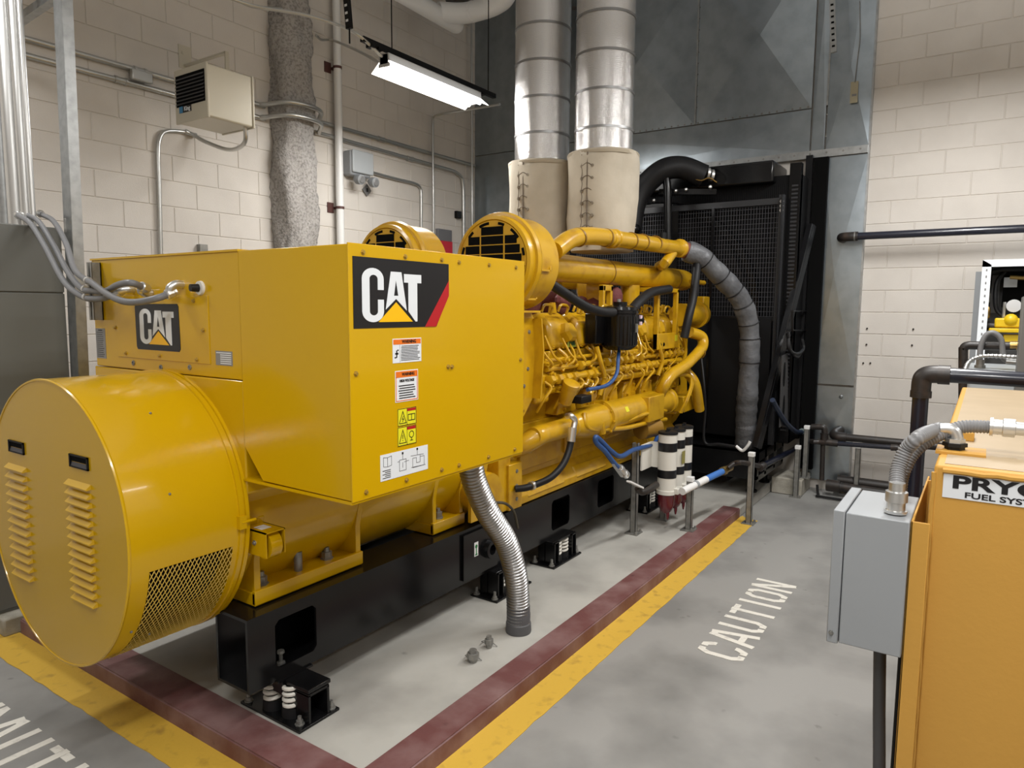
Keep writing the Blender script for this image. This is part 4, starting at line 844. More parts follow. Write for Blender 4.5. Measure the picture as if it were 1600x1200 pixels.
Rr('guard_flange', MB().box(XG - .06, XG, 1.605, 1.613, 1.0, 2.79), fr0, gd); b = MB(); bolt(b, (XG, 1.62, 2.70), (-1,0,0), .012, .014); bolt(b, (XG, 1.62, 2.66), (-1,0,0), .012, .014); bolt(b, (XG, 1.62, 2.74), (-1,0,0), .012, .014); Rr('guard_bolts', b, chrome, gd)
Rr('guard_rail', MB().bar((XG + .01, 1.645, 1.68), (XG + .01, 3.9, 1.68), .03, .04), fr0, gd)
wm = mat('guard_wire', (.085, .085, .095), .4, .4)
b = MB(); y = 1.66
while y < 3.75: b.bar((XG + .02, y, 1.68), (XG + .02, y, 2.72), .003, .003); y += .0262
z = 1.70
while z < 2.72: b.bar((XG + .023, 1.65, z), (XG + .023, 3.75, z), .003, .003); z += .045
tag(Rr('guard_mesh', b, wm, gd, smooth=False), kind='stuff')
for y in (2.24, 2.62): Rr('guard_stay', MB().bar((XG - .015, y, .6), (XG - .015, y, 2.72), .07 if y > 2.5 else .025, .02), black, gd)
Rr('guard_lower_panel', MB().box(XG - .01, XG + .01, 1.66, 3.7, .55, 1.68), blackm, gd)
# diagonal brace and side furniture
bp, tp = PX(6.38, 1181, 700), PY(1.45, 1267, 352)
Rr('diagonal_brace', MB().bar(bp, tp, .05, .07), fr0); Rr('brace_lip', MB().bar(bp + V((.02, -.03, 0)), tp + V((.02, -.03, 0)), .006, .06), fr0)
b = MB().prism([PY(1.49, *q) for q in ((1222, 556), (1231, 552), (1231, 660), (1218, 668))], (0, .006, 0)); Rr('slotted_plate', b, mat('plate_grey', (.035, .035, .038), .4))
for q, r_ in (((1226, 585), (.03, .11)), ((1225, 638), (.03, .12))):
    c_ = PY(1.485, *q); Rr('plate_slot', MB().prism([c_ + V((r_[0]*math.cos(t), 0, r_[1]*math.sin(t))) for t in [2*math.pi*i/16 for i in range(16)]], (0, .004, 0)), dark)
p0 = PY(1.47, 1238, 486); p1 = PY(1.47, 1263, 516); b = MB()
for (u0, v0, u1, v1) in ((1238, 486, 1263, 486), (1263, 486, 1263, 516), (1263, 516, 1238, 516), (1238, 516, 1238, 486)): b.bar(PY(1.47, u0, v0), PY(1.47, u1, v1), .02, .012)
Rr('side_hatch', b, fr0)
Rr('cable_loop', MB().tube([PY(1.48, 1232, 520), PY(1.46, 1233, 545), PY(1.44, 1245, 553), PY(1.44, 1255, 545), PY(1.46, 1253, 530)], .016, 10, 8), rubber); Rr('cable_loop', MB().tube([PY(1.48, 1230, 520), PY(1.46, 1236, 548), PY(1.44, 1245, 558), PY(1.46, 1252, 550)], .014, 10, 8), rubber)
# coolant hoses at the top
hz = V((0,0,0))
Rr('upper_coolant_hose', MB().tube([PX(6.35, 984, 372), PX(6.40, 992, 320), PX(6.45, 1008, 290), PX(6.5, 1036, 266), PX(6.6, 1066, 262), PX(6.7, 1100, 275)], .105, 22, 8), rubber)
Rr('vent_pipe', MB().tube([PX(6.5, 1044, 375), PX(6.5, 1043, 300), PX(6.5, 1041, 272), PX(6.52, 1048, 258), PX(6.58, 1062, 258), PX(6.7, 1098, 272)], .038, 14, 8), black)
for q in ((1099, 268), (1106, 271), (1112, 274)): Rr('hose_clamp', MB().lathe(PX(6.68, *q), (.6,-.8,-.1), [(-.012, .055), (.012, .055)], 16), chrome)
Rr('clamp_wire', MB().tube([PX(6.6, 1082, 278), PX(6.6, 1095, 282), PX(6.62, 1108, 278), PX(6.65, 1120, 285)], .006, 6, 6), brass)
b = MB()
for q in ((1056, 298), (1072, 296), (1110, 292), (1075, 252), (1022, 313)): b.sphere(PX(6.6, *q), .018, 8)
Rr('hose_bolts', b, chrome)
Rr('hose_bracket', MB().bar(PX(6.6, 1030, 300), PX(6.7, 1120, 300), .05, .05), black)
b = MB().sphere(PX(6.2, 990, 358), .075, 14, (1.1, .9, .7)); Rr('thermostat_dome', b, black)
# lagged hose
lagm = thing('lagged_coolant_hose', (6.6, 1.75, .5), 'silver lagged coolant hose curving down from engine to radiator base', 'hose')
L0 = [PX(5.93, 1072, 392), PX(6.02, 1095, 402), PX(6.2, 1130, 436), PX(6.35, 1157, 468), PX(6.45, 1170, 510), PX(6.48, 1171, 560), PX(6.5, 1168, 620), PX(6.5, 1165, 692)]
L0[-1].z = .50
Ls = spline(L0, 10); obj('lagging', MB().tube(Ls, lambda t: .088 + .003*math.sin(t*41) + .003*math.sin(t*17), 22, 0), lag, lagm)
obj('red_coupling', MB().cyl(PX(5.88, 1066, 389), PX(5.98, 1083, 396), .070, n=24), mat('red_rubber', (.2, .06, .04), .5), lagm)
tot = len(Ls)
for f in (.18, .28, .38, .46, .55, .63, .72):
    i = int(f*tot); d = (Ls[i+1] - Ls[i-1]); obj('lacing_tie', MB().lathe(Ls[i], d, [(-.004, .094), (0, .097), (.004, .094)], 20), rubber, lagm)
obj('lower_sleeve', MB().tube([PX(6.5, 1168, 618), PX(6.5, 1166, 650), L0[-1]], lambda t: .093 + .004*math.sin(t*60), 22, 8), mat('old_lagging', (.055, .055, .057), .7, bump=(20, 1., 'noise')), lagm)
# thin hoses in front of the radiator
th = thing('radiator_drain_hose', (6.4, 1.75, .5), 'thin dark hose running down the black panel to a white fitting on the skid', 'hose')
obj('hose', MB().tube([PX(6.4, 1094, 545), PX(6.3, 1100, 600), PX(6.33, 1102, 640), PX(6.33, 1101, 690), PX(6.33, 1125, 694), PX(6.33, 1152, 698)], .013, 10, 8), rubber, th); obj('white_fitting', MB().tube([PX(6.33, 1150, 697), PX(6.33, 1160, 704), PX(6.32, 1168, 697), PX(6.32, 1172, 690)], .014, 10, 6), white, th)
th = thing('blue_radiator_hose', (6.9, 1.5, .6), 'dark blue hose sagging from the radiator side to the capped post', 'hose'); obj('hose', MB().tube([PY(1.50, 1207, 625), PY(1.49, 1215, 640), PY(1.47, 1228, 660), PY(1.46, 1243, 674), PY(1.45, 1255, 675)], .022, 12, 8), mat('navy_hose', (.012, .022, .05), .4), th); obj('fitting', MB().cyl(PY(1.45, 1253, 674), PY(1.45, 1262, 669), .03, n=10), mat('grey_fitting', (.2, .25, .25), .4), th)
# ================================================================== EXHAUST STACKS
XS = 5.0
def stack(yc, r, bands, zb, zm, zt2, rb, label, seam):
    t = thing('exhaust_stack', (XS, yc, zb), label, 'exhaust pipe', 'exhaust stacks')
    obj('jacket', MB().lathe((XS, yc, zb + .1), UP, [(0, r), (5.9 - zb - .1, r)], 48), alu, t)
    for z in bands: obj('band', MB().lathe((XS, yc, z), UP, [(-.009, r + .001), (-.009, r + .004), (.009, r + .004), (.009, r + .001)], 48, False), aluband, t)
    n = 64; R = []
    for k, (z, rr) in enumerate(((zb, rb*.88), (zb + .06, rb*.93), (zb + .25, rb*.97), (zb + .40, rb), (zm - .05, rb*1.01), (zm, rb*.99), (zm, rb*.90), (zm - .03, r + .003))):
        R.append([V((XS + (rr + .010*math.sin(3*q + k*1.3) + .006*math.sin(8*q + 2*k))*math.cos(q), yc + (rr + .010*math.sin(3*q + k*1.3) + .006*math.sin(8*q + 2*k))*math.sin(q), z + (.012*math.sin(2*q + yc*5) if k in (4, 5, 6) else 0))) for q in [2*math.pi*i/n for i in range(n)]])
    bl = obj('insulation_blanket', MB().rings(R), canvas, t, angle=1.2)
    def bp_(q, z, e=.006): return V((XS + (rb + e)*math.cos(q), yc + (rb + e)*math.sin(q), z))
    sm = MB().tube([bp_(seam, zb + .02, -.012), bp_(seam, zb + .2, .0), bp_(seam, zb + .4, .006), bp_(seam, zm - .02, .008)], .007, 6, 6); obj('blanket_seam', sm, mat('seam_brown', (.16, .13, .10), .9), bl)
    lace = MB(); but = MB()
    for i in range(7):
        z = zb + .07 + i*(zm - zb - .1)/7
        for s in (-.17, .14):
            p = bp_(seam + s, z, .006); but.lathe(p, (math.cos(seam + s), math.sin(seam + s), 0), [(-.01, .013), (.006, .012)], 10)
        lace.tube([bp_(seam - .17, z, .012), bp_(seam, z + .02, .014), bp_(seam + .14, z, .012)], .003, 5, 4); lace.tube([bp_(seam - .17, z, .012), bp_(seam - .15, z + .05, .01), bp_(seam - .17, z + .085, .012)], .003, 5, 4)
    obj('lacing_buttons', but, mat('button_steel', (.30, .26, .2), .4, .7), bl); obj('lacing_wire', lace, mat('seam_brown', (.16, .13, .10), .9), bl)
    hem = MB().lathe((XS, yc, zm - .004), UP, [(-.02, rb*1.013), (.0, rb*1.02), (.012, rb*.99)], 48, False); obj('blanket_hem', hem, mat('canvas_hem', (.38, .33, .25), .9), bl)
    return t
ang = lambda y: math.atan2(-y, -XS)
stack(2.54, .222, [3.103 + .273*i for i in range(9)], 2.20, 2.93, 0, .272, 'aluminium clad exhaust stack in beige laced blanket, nearer and right of the two', ang(2.54) - .42)
stack(3.095, .222, [2.86 + .273*i for i in range(10)], 2.20, 2.915, 0, .268, 'aluminium clad exhaust stack in beige laced blanket, farther and left of the two', ang(3.095) - .55)
# ================================================================== SHEET METAL WALL
XM = 7.345
sm_ = thing('sheet_metal_plenum', (XM, 3.3, 0), 'grey galvanized sheet metal plenum with cross broken panels covering the far wall', 'duct')
def cross(y0, y1, z0, z1, apex=None, d=.05, name='metal_panel'):
    ay, az = apex or ((y0+y1)/2, (z0+z1)/2); b = MB()
    b.add([(XM, y1, z0), (XM, y0, z0), (XM, y0, z1), (XM, y1, z1), (XM - d, ay, az), (XM + .02, y1, z0), (XM + .02, y0, z0), (XM + .02, y0, z1), (XM + .02, y1, z1)],
          [(0,1,4),(1,2,4),(2,3,4),(3,0,4),(0,5,6,1),(1,6,7,2),(2,7,8,3),(3,8,5,0)])
    return obj(name, b, galv, sm_, smooth=False)
ZP = 3.68
cross(1.53, 2.66, ZP, 5.2, (2.03, 4.43)); cross(2.68, 3.95, ZP, 5.2, (3.30, 4.43)); cross(3.97, 4.75, ZP, 5.9, None, .01); cross(4.77, 5.55, ZP, 5.9, None, .01); cross(1.53, 3.95, 5.22, 5.9, None, .01)
cross(1.53, 3.95, 3.27, ZP - .012, (2.3, 3.40), .012); cross(3.97, 4.75, .1, ZP - .012, None, .012); cross(4.77, 5.55, .1, ZP - .012, None, .012)
cross(1.40, 1.515, 3.27, 5.9, None, .006); cross(1.017, 1.385, 3.27, 5.9, (1.2, 4.0), .016)
b = MB().box(XM - .03, XM, 1.02, 3.95, 3.205, 3.275); obj('metal_flange', b, galvs, sm_)
cross(1.017, 1.40, 1.05, 3.20, (1.25, 2.1), .006); cross(1.017, 1.40, .10, 1.03, (1.2, .62), .006)
b = MB()
for i in range(34): bolt(b, (XM - .001, 1.56 + i*.072, ZP + .012), (-1,0,0), .007, .006)
for i in range(20): bolt(b, (XM - .03, 1.08 + i*.145, 3.245), (-1,0,0), .007, .006)
for i in range(12): bolt(b, (XM - .001, 2.66, 3.85 + i*.11), (-1,0,0), .006, .006)
for i in range(10): bolt(b, (XM - .001, 1.39, 3.4 + i*.2), (-1,0,0), .006, .006)
obj('sheet_screws', b, strutd, sm_)
for y in (2.67, 1.39, 3.96, 4.76): obj('standing_seam', MB().box(XM - .014, XM, y - .008, y + .008, ZP, 5.9), galvs, sm_)
obj('wall_end_angle', MB().box(XM - .01, XM + .04, 1.005, 1.02, .1, 5.9), galvs, sm_)
obj('panel_dimple', MB().sphere(PX(XM - .005, 1314, 620), .02, 8), galvs, sm_)
tg = thing('hanging_tag', PX(7.3, 1335, 145), 'small beige paper tag wired to the grey sheet metal', 'tag'); q = PX(7.31, 1335, 145); obj('card', rect(q + V((0,0,-.09)), NX, UP, -.035, .03, 0, .19, .002), mat('manila', (.42, .38, .27), .8), tg); obj('wire', MB().tube([q + V((-.002, 0, .09)), q + V((0, -.01, .3)), q + V((0, -.02, .5)), q + V((0, .0, .8))], .004, 6, 6), strutd, tg)
obj('card_print', rect(q + V((-.003,0,-.03)), NX, UP, -.02, .02, 0, .02, .001), decg, tg)
for i, (q, l_) in enumerate((((1303, 82), 'perforated strut hanging before the grey sheet metal at right'), ((546, 45), 'dark perforated strut hanging above the lit strip light'))):
    p = PX(6.9, *q) if i == 0 else PY(3.9, *q); t = thing('perforated_strut', p, l_, 'bracket')
    top = p + (V((.0, .10, 1.2)) if i == 0 else V((-.1, .02, 1.2))); obj('channel', MB().bar(p, top, .045, .03), galvs if i == 0 else blackm, t); b = MB()
    nv = (p - CAM).normalized(); nn = int((top - p).length / .05)
    for k in range(1, nn): c_ = p.lerp(top, k/nn); b.add(*(lambda f: (f.v, f.f))(MB().box(c_.x - .018, c_.x - .0165, c_.y - .012, c_.y + .012, c_.z - .008, c_.z + .008)))
    obj('strut_holes', b, dark if i == 0 else decw, t)
    if i == 1: obj('hanger_rod', MB().cyl(p + V((0,0,-.10)), p, .006, n=6), blackm, t)
# ================================================================== LEFT WALL FITTINGS
def wp(px, py, off=.03): return PY(YW - off, px, py)
ccx = wp(459, 200, .1).x
col = thing('fireproofed_column', (ccx, 5.5, 0), 'steel column thickly sprayed with rough grey fireproofing', 'column', kind='structure')
n, R = 48, []
for k in range(150):
    z = k*.04; row = []
    bul = .0
    for i in range(n):
        q = 2*math.pi*i/n; sq = 1 / max(abs(math.cos(q)), abs(math.sin(q)))**.55
        r = .185*sq*(1 + .07*math.sin(z*2.3 + 1) + .04*math.sin(z*5.1)) + random.uniform(-.011, .011) + .012*math.sin(q*5 + z*7) + .01*math.sin(q*3 - z*11)
        if 3.15 < z < 3.5: r *= .96
        row.append(V((ccx + r*1.02*math.cos(q), 5.50 + r*.92*math.sin(q), z)))
    R.append(row)
obj('sprayed_shell', MB().rings(R), fire, col, angle=2.5)
dpz = thing('drain_pipe', (5.0, 5.50, 0), 'white vertical drain pipe on the block wall beside the rough column', 'pipe'); obj('pipe', MB().cyl((5.0, 5.47, 0), (5.0, 5.47, 5.9), .038, n=20), white, dpz)
for z in (2.75, 4.1): b = MB().lathe((5.0, 5.47, z), UP, [(-.012, .043), (.012, .043)], 18); b.box(4.985, 5.015, 5.50, 5.553, z - .012, z + .012); b.box(4.90, 4.98, 5.54, 5.553, z - .05, z + .05); obj('pipe_strap', b, mat('rusty_clamp', (.08, .03, .025), .5), dpz)
def run(name, label, pts, r, M=emt, couplings=(), k=6, group=None):
    t = thing(name, pts[0], label, 'conduit', group); obj('tube', MB().tube(pts, r, 14, k), M, t)
    for p, d in couplings: obj('coupling', MB().lathe(p, d, [(-.045, r*1.35), (-.03, r*1.35), (-.028, r*1.15), (.028, r*1.15), (.03, r*1.35), (.045, r*1.35)], 12), M, t)
    return t
zc = 3.545
def wall_run(label, z, tail, cps):
    a_, c_ = ccx - .36, ccx + .34; yo_ = 5.27
    run('wall_conduit', label, [V((1.9, YW-.03, z)), V((a_ - .1, YW-.03, z)), V((a_ + .05, YW-.06, z)), V((ccx - .16, yo_, z + .02)), V((ccx + .15, yo_, z + .02)), V((c_, YW-.06, z)), V((c_ + .12, YW-.03, z))] + tail, .021, emt, cps, 8)
wall_run('upper of two long steel conduits along the block wall, passing the column', 3.55, [V((7.3, YW-.03, 3.55))], [(V((5.65, YW-.03, 3.55)), (1,0,0)), (V((3.05, YW-.03, 3.55)), (1,0,0))])
wall_run('lower of two long steel conduits along the block wall, turning down at its end', 3.44, [V((6.6, YW-.03, 3.42)), V((6.95, YW-.03, 3.40)), V((7.06, YW-.03, 3.30)), V((7.08, YW-.03, 2.9)), V((7.08, YW-.03, 1.9))], [(V((6.1, YW-.03, 3.425)), (1,0,0)), (V((2.9, YW-.03, 3.44)), (1,0,0))])
obj('conduit_fitting', MB().box(2.96, 3.12, YW - .09, YW - .05, 3.46, 3.54), emt, label='pull fitting joining the two steel wall conduits beside the unit heater', cat='fitting', bevel=.008)
# unit heater
uh = thing('unit_heater', (3.35, 5.0, 3.1), 'cream unit heater with black louvred grille bracketed to the block wall', 'heater')
A_ = PX(3.03, 275, 130)
hx0, hx1, hy0, hy1, hz0, hz1 = 3.06, 3.54, 4.64, 5.16, 3.09, 3.51
hx0 = 3.06
def hp(px, py): return PX(hx0, px, py)
tl, tr_, bl_, br_ = hp(273, 109), hp(323, 101), hp(277, 191), hp(325, 185)
hy1, hy0 = (tl.y + bl_.y)/2, (tr_.y + br_.y)/2; hz1 = (tl.z + tr_.z)/2; hz0 = (bl_.z + br_.z)/2
hx1 = PY(hy0, 395, 165).x
obj('casing', MB().box(hx0, hx1, hy0, hy1, hz0, hz1), cream, uh, bevel=.014)
obj('face_rim', MB().box(hx0 - .006, hx0 + .012, hy0 - .006, hy1 + .006, hz0 - .006, hz1 + .006), cream, uh, bevel=.005)
gz0 = hz0 + .30*(hz1 - hz0); hx0 -= .006; obj('grille_back', MB().box(hx0 - .004, hx0, hy0 + .018, hy1 - .018, gz0, hz1 - .04), dark, uh)
for i in range(8): z = gz0 + .012 + i*(hz1 - .06 - gz0)/8; obj('grille_slat', MB().prism([(hx0 - .012, hy0 + .02, z), (hx0 - .004, hy0 + .02, z + .012), (hx0 - .004, hy0 + .02, z + .008), (hx0 - .012, hy0 + .02, z - .003)], (0, hy1 - hy0 - .04, 0)), mat('grille_grey', (.03, .03, .032), .4), uh)
obj('back_rim', MB().box(hx1 - .004, hx1 + .012, hy0 - .006, hy1 + .004, hz0 - .006, hz1 + .004), cream, uh, bevel=.005)
q = V((hx0 - .001, hy1 - .05, hz0 + .085)); ll = obj('maker_label', rect(q, NX, UP, 0, .15, -.02, .03, .002), decb, uh); obj('label_blue', rect(q + V((-.002,0,0)), NX, UP, 0, .045, -.02, .03, .001), mat('label_blue', (.03, .2, .4), .4), uh)
text('label_word', 'King', .042, q + V((-.003, -.10, .004)), NX, UP, decw, uh, 1., .001)
wq = wp(288, 90, 0); b = MB().box(wq.x - .055, wq.x + .055, YW - .012, YW, wq.z - .09, wq.z + .09); b.box(wq.x - .015, wq.x + .015, hy1 - .08, YW - .01, wq.z - .075, wq.z - .06); b.box(wq.x - .015, wq.x + .015, hy1 - .085, hy1 - .07, hz1 - .01, wq.z - .06); bolt(b, (wq.x - .02, YW - .012, wq.z + .03), (0,-1,0), .012)
obj('wall_bracket', b, cream, uh)
run('heater_conduit', 'thin flexible conduit curling under the cream unit heater and down the wall', [V((PY(hy0 + .05, 384, 205).x, hy0 + .05, hz0 + .02)), V((PY(hy0 + .1, 384, 225).x, hy0 + .12, hz0 - .10)), PY(5.15, 358, 234), PY(5.4, 322, 222), wp(295, 208), wp(262, 205), wp(250, 215), wp(247, 240), wp(249, 300), wp(252, 420)], .016, emt, [(wp(298, 209), (1, -.1, -.2))])
# emergency light box with two lamp heads
ja, jb = wp(536, 240, 0), wp(574, 284, 0)
eb = thing('emergency_light', (5.28, 5.5, 3.05), 'grey emergency light box with two round heads on the block wall', 'lamp'); obj('box', MB().box(5.12, 5.40, YW - .12, YW, 3.09, 3.34), greypaint, eb, bevel=.02); obj('lid', MB().box(5.13, 5.42, YW - .145, YW - .12, 3.12, 3.345), mat('pale_grey_lid', (.45, .48, .50), .4), eb, bevel=.012)
for x in (5.20, 5.40): obj('lamp_head', MB().lathe((x, YW - .10, 3.06), (0,-1,-.15), [(0, .03), (.03, .05), (.09, .05), (.095, .038)], 20), greypaint, eb); obj('lamp_face', MB().lathe((x, YW - .196, 3.045), (0,-1,-.15), [(0, .038), (.006, .03)], 16), decg, eb)
c_ = wp(573, 297, .02); dd = .065; tn = thing('diamond_sign', c_, 'small grey diamond shaped sign below the emergency light', 'sign'); obj('plate', MB().prism([c_ + V(p) for p in ((dd, 0, 0), (0, 0, dd), (-dd, 0, 0), (0, 0, -dd))], (0, -.006, 0)), decg, tn); obj('mark', MB().box(c_.x - .012, c_.x + .012, c_.y - .009, c_.y - .006, c_.z - .02, c_.z + .02), decb, tn)
run('emergency_light_conduit', 'steel conduit leaving the emergency light and bending down the wall', [wp(578, 268), wp(590, 272), wp(620, 280), wp(648, 287), wp(656, 293), wp(658, 305), wp(658, 360), wp(658, 420)], .017, emt)
run('riser_conduit', 'thin conduit rising up the wall and curving towards the strip light', [wp(677, 420, .08), wp(677, 300, .08), wp(676, 200, .08), wp(678, 183, .09), PY(5.2, 692, 178), PY(4.8, 740, 170), PY(4.4, 781, 163)], .013, emt)
run('riser_conduit', 'thin straight conduit in the corner of the block wall', [wp(738, 420, .09), wp(737, 160, .09), wp(736, 0, .09)], .014, emt)
obj('conduit_strap', MB().box(6.93, 7.02, YW - .05, YW, 2.86, 2.95), blackm, label='small dark strap fitting on the wall beside a vertical conduit', cat='fitting', bevel=.008)
a_ = wp(690, 385, 0); obj('wall_notice_box', MB().box(a_.x - .12, a_.x + .14, YW - .05, YW, 2.56, 2.70), mat('slate_box', (.16, .16, .17), .5), label='slate grey box on the block wall above the red notice', cat='box', bevel=.005)
obj('red_notice', MB().box(a_.x - .08, a_.x + .14, YW - .056, YW - .0501, 2.42, 2.56), redsign, label='small red notice on the block wall behind the far air cleaner', cat='sign')
# ================================================================== LIT STRIP LIGHT
sx0, sx1, sy, sz = 4.13, 5.32, 4.0, 3.62
sl_ = thing('strip_light', (4.72, sy, sz), 'lit fluorescent strip light hung from a dark channel', 'lamp')
fx_g = mat('fixture_grey', (.42, .42, .42), .5)
obj('housing', MB().box(sx0, sx1, sy - .05, sy + .05, sz + .0, sz + .09), fx_g, sl_, bevel=.01)
for s_i in (-1, 1): obj('reflector_wing', MB().prism([(sx0, sy + s_i*.05, sz + .03), (sx0, sy + s_i*.135, sz - .04), (sx0, sy + s_i*.132, sz - .044), (sx0, sy + s_i*.045, sz + .02)], (sx1 - sx0, 0, 0)), lens_m, sl_)
for yy in (-.06, .06): obj('tube_lamp', MB().cyl((sx0 + .03, sy + yy, sz - .018), (sx1 - .03, sy + yy, sz - .018), .015, n=12), glow, sl_)
for x in (sx0 + .0, sx1 - .01): obj('end_plate', MB().prism([(x, sy - .05, sz + .085), (x, sy + .05, sz + .085), (x, sy + .062, sz - .012), (x, sy - .062, sz - .012)], (.01, 0, 0)), fx_g, sl_)
ch = thing('light_hanger_channel', (4.7, sy, sz + .1), 'dark strut channel with thin rods holding the lit strip light', 'bracket'); obj('channel', MB().box(3.90, 5.60, sy - .02, sy + .02, sz + .105, sz + .145), blackm, ch, bevel=.003)
for x in (4.22, 5.5): obj('hanger_rod', MB().cyl((x, sy, sz + .14), (x, sy, 5.9), .005, n=6), blackm, ch)
b = MB()
for x in (3.97, 4.05, 5.38): b.box(x, x + .04, sy - .03, sy + .03, sz + .085, sz + .11)
obj('channel_clip', b, blackm, ch)
lightc = run('light_feed_conduit', 'thin steel conduit running from upper left to the strip light', [PY(4.6, 345, -8), PY(4.5, 400, 10), PY(4.3, 470, 22), PY(4.15, 525, 38), PY(4.0, 560, 55), V((sx0 - .02, sy, sz + .06))], .012, emt)
run('light_branch_conduit', 'short thin conduit crossing the white drain pipe below the light feed', [wp(494, 55, .2), wp(502, 62, .15), wp(520, 63, .14), PY(4.6, 560, 80), V((sx0 + .05, sy + .05, sz + .02))], .012, emt)
run('upper_corner_conduit', 'dark thin conduit at the top behind the fireproofed column', [PY(5.2, 360, -5), PY(5.2, 395, 10), PY(5.2, 440, 14)], .014, emt)
# ================================================================== WHITE INSULATED PIPE
wd = thing('insulated_pipe', (5.8, 4.7, 4.7), 'white jacketed insulated pipe bending up near the top of the corner', 'pipe')
obj('long_run', MB().tube([(4.6, 4.78, 4.72), (5.6, 4.80, 4.70), (6.02, 4.80, 4.69)], .085, 24, 4), whitep, wd); obj('end_dome', MB().sphere((6.02, 4.80, 4.69), .086, 18), whitep, wd)
obj('elbow', MB().tube([(5.75, 4.80, 4.72), (5.95, 4.66, 4.75), (6.0, 4.50, 4.76), (6.02, 4.30, 4.78), (6.06, 4.19, 4.86), (6.08, 4.17, 5.05), (6.1, 4.17, 5.9)], .10, 24, 8), whitep, wd)
for p, d in (((5.99, 4.55, 4.758), (0,-1,.05)), ((6.015, 4.36, 4.775), (0,-1,.1)), ((6.08, 4.17, 5.0), (0,0,1))): obj('jacket_band', MB().lathe(p, d, [(-.01, .102), (.01, .102)], 24), white, wd)
obj('duct_collar', MB().lathe((6.2, 4.75, 4.98), UP, [(0, .26), (.9, .26)], 28), mat('dark_duct', (.08, .08, .08), .5, .5), label='dark round duct end above the white insulated pipe', cat='duct')
obj('dark_rod', MB().bar((6.6, 4.3, 4.98), (6.8, 3.6, 4.84), .03, .03), steelpipe, label='dark red clamped rod crossing behind the exhaust stack top', cat='bracket')
# ================================================================== SWITCHGEAR AT LEFT
sw = thing('switchgear_cabinet', (1.67, 4.8, .1), 'tall grey switchgear cabinet at the left edge behind the drum', 'cabinet')
obj('body', MB().box(1.44, 1.885, 4.312, 5.3, .1, 2.185), greycab, sw, bevel=.004); obj('upper_door', MB().box(1.442, 1.885, 4.30, 4.312, 1.83, 2.18), greycab, sw, bevel=.002); obj('lower_door', MB().box(1.442, 1.885, 4.30, 4.312, .12, 1.822), greycab, sw, bevel=.002)
spst = thing('strut_support', (1.92, 4.23, 0), 'tall galvanized strut upright beside the grey cabinet', 'support')
b = MB().bar((1.903, 4.315, 0), (1.903, 4.15, 5.9), .004, .09, (0, 1, 0))
b.bar((1.93, 4.36, 0), (1.93, 4.195, 5.9), .055, .006, (0, 1, 0)); b.bar((1.93, 4.27, 0), (1.93, 4.105, 5.9), .055, .006, (0, 1, 0)); obj('upright', b, galvs, spst)
b = MB().bar((1.93, 4.22, 3.43), (1.98, 5.3, 3.40), .045, .045); obj('cross_rail', b, galvs, spst); obj('clip', MB().box(1.90, 1.93, 4.266, 4.30, 2.16, 2.24), chrome, spst, bevel=.004)
q = [(2.02, 4.78), (2.02, 4.92), (2.05, 5.06), (2.2, 4.66)]
for i, (yy, rr) in enumerate(((PX(1.78, 1, 200).y, .04), (PX(1.78, 19, 200).y, .047), (PX(1.78, 34, 200).y, .03), (PX(1.78, 43, 200).y, .014))):
    t = thing('riser_conduit', (1.78, yy, 2.185), ['thick galvanized riser at the frame edge above the grey cabinet', 'second thick galvanized riser above the grey cabinet', 'third galvanized riser above the grey cabinet', 'thin galvanized riser nearest the strut frame'][i], 'conduit'); obj('tube', MB().cyl((1.78, yy, 2.185), (1.78, yy, 5.9), rr, n=22), chrome if i else galvs, t)
    obj('clamp', MB().lathe((1.78, yy, 3.42), UP, [(-.02, rr + .006), (.02, rr + .006)], 20), chrome, t)
us = thing('strut_bracket', (1.58, 3.32, 1.68), 'short galvanized strut channel on the terminal box corner', 'bracket')
ya, yb_ = PX(1.575, 144.5, 455).y, PX(1.575, 151.5, 455).y; zt_, zb_ = PX(1.575, 148, 410).z, PX(1.575, 148, 500).z
b = MB().box(1.558, 1.597, yb_, yb_ + .004, zb_, zt_); b.box(1.558, 1.597, ya - .004, ya, zb_, zt_); b.box(1.593, 1.597, yb_, ya, zb_, zt_); b.box(1.556, 1.560, yb_, yb_ + .014, zb_, zt_); b.box(1.556, 1.560, ya - .014, ya, zb_, zt_); obj('channel', b, strutd, us)
lab = ['grey flexible conduit, lowest of three, ending at the left fitting on the terminal box', 'grey flexible conduit, middle of three, ending at the upper fitting on the terminal box', 'grey flexible conduit, topmost of three, sagging to the fitting beside the indicator']
cab = [PY(4.40, 30, 340), PY(4.40, 46, 340), PY(4.40, 65, 338)]
mid = [[PY(4.22, 48, 350), PY(4.02, 70, 385), PY(3.62, 100, 440), PX(1.55, 128, 463)], [PY(4.22, 62, 348), PY(4.02, 85, 385), PY(3.68, 106, 425), PX(1.55, 128, 451)], [PY(4.2, 84, 346), PY(3.95, 103, 380), PY(3.6, 116, 420), PX(1.53, 134, 437)]]
end = [[PX(1.535, 150, 467), PX(1.53, 168, 464), PX(1.55, 184, 457)], [PX(1.535, 145, 454), PX(1.52, 165, 455), PX(1.49, 185, 445), PX(1.49, 205, 442), PX(1.55, 224, 449)], [PX(1.51, 145, 443), PX(1.48, 165, 458), PX(1.46, 190, 470), PX(1.47, 215, 472), PX(1.50, 245, 466), PX(1.55, 265, 459)]]
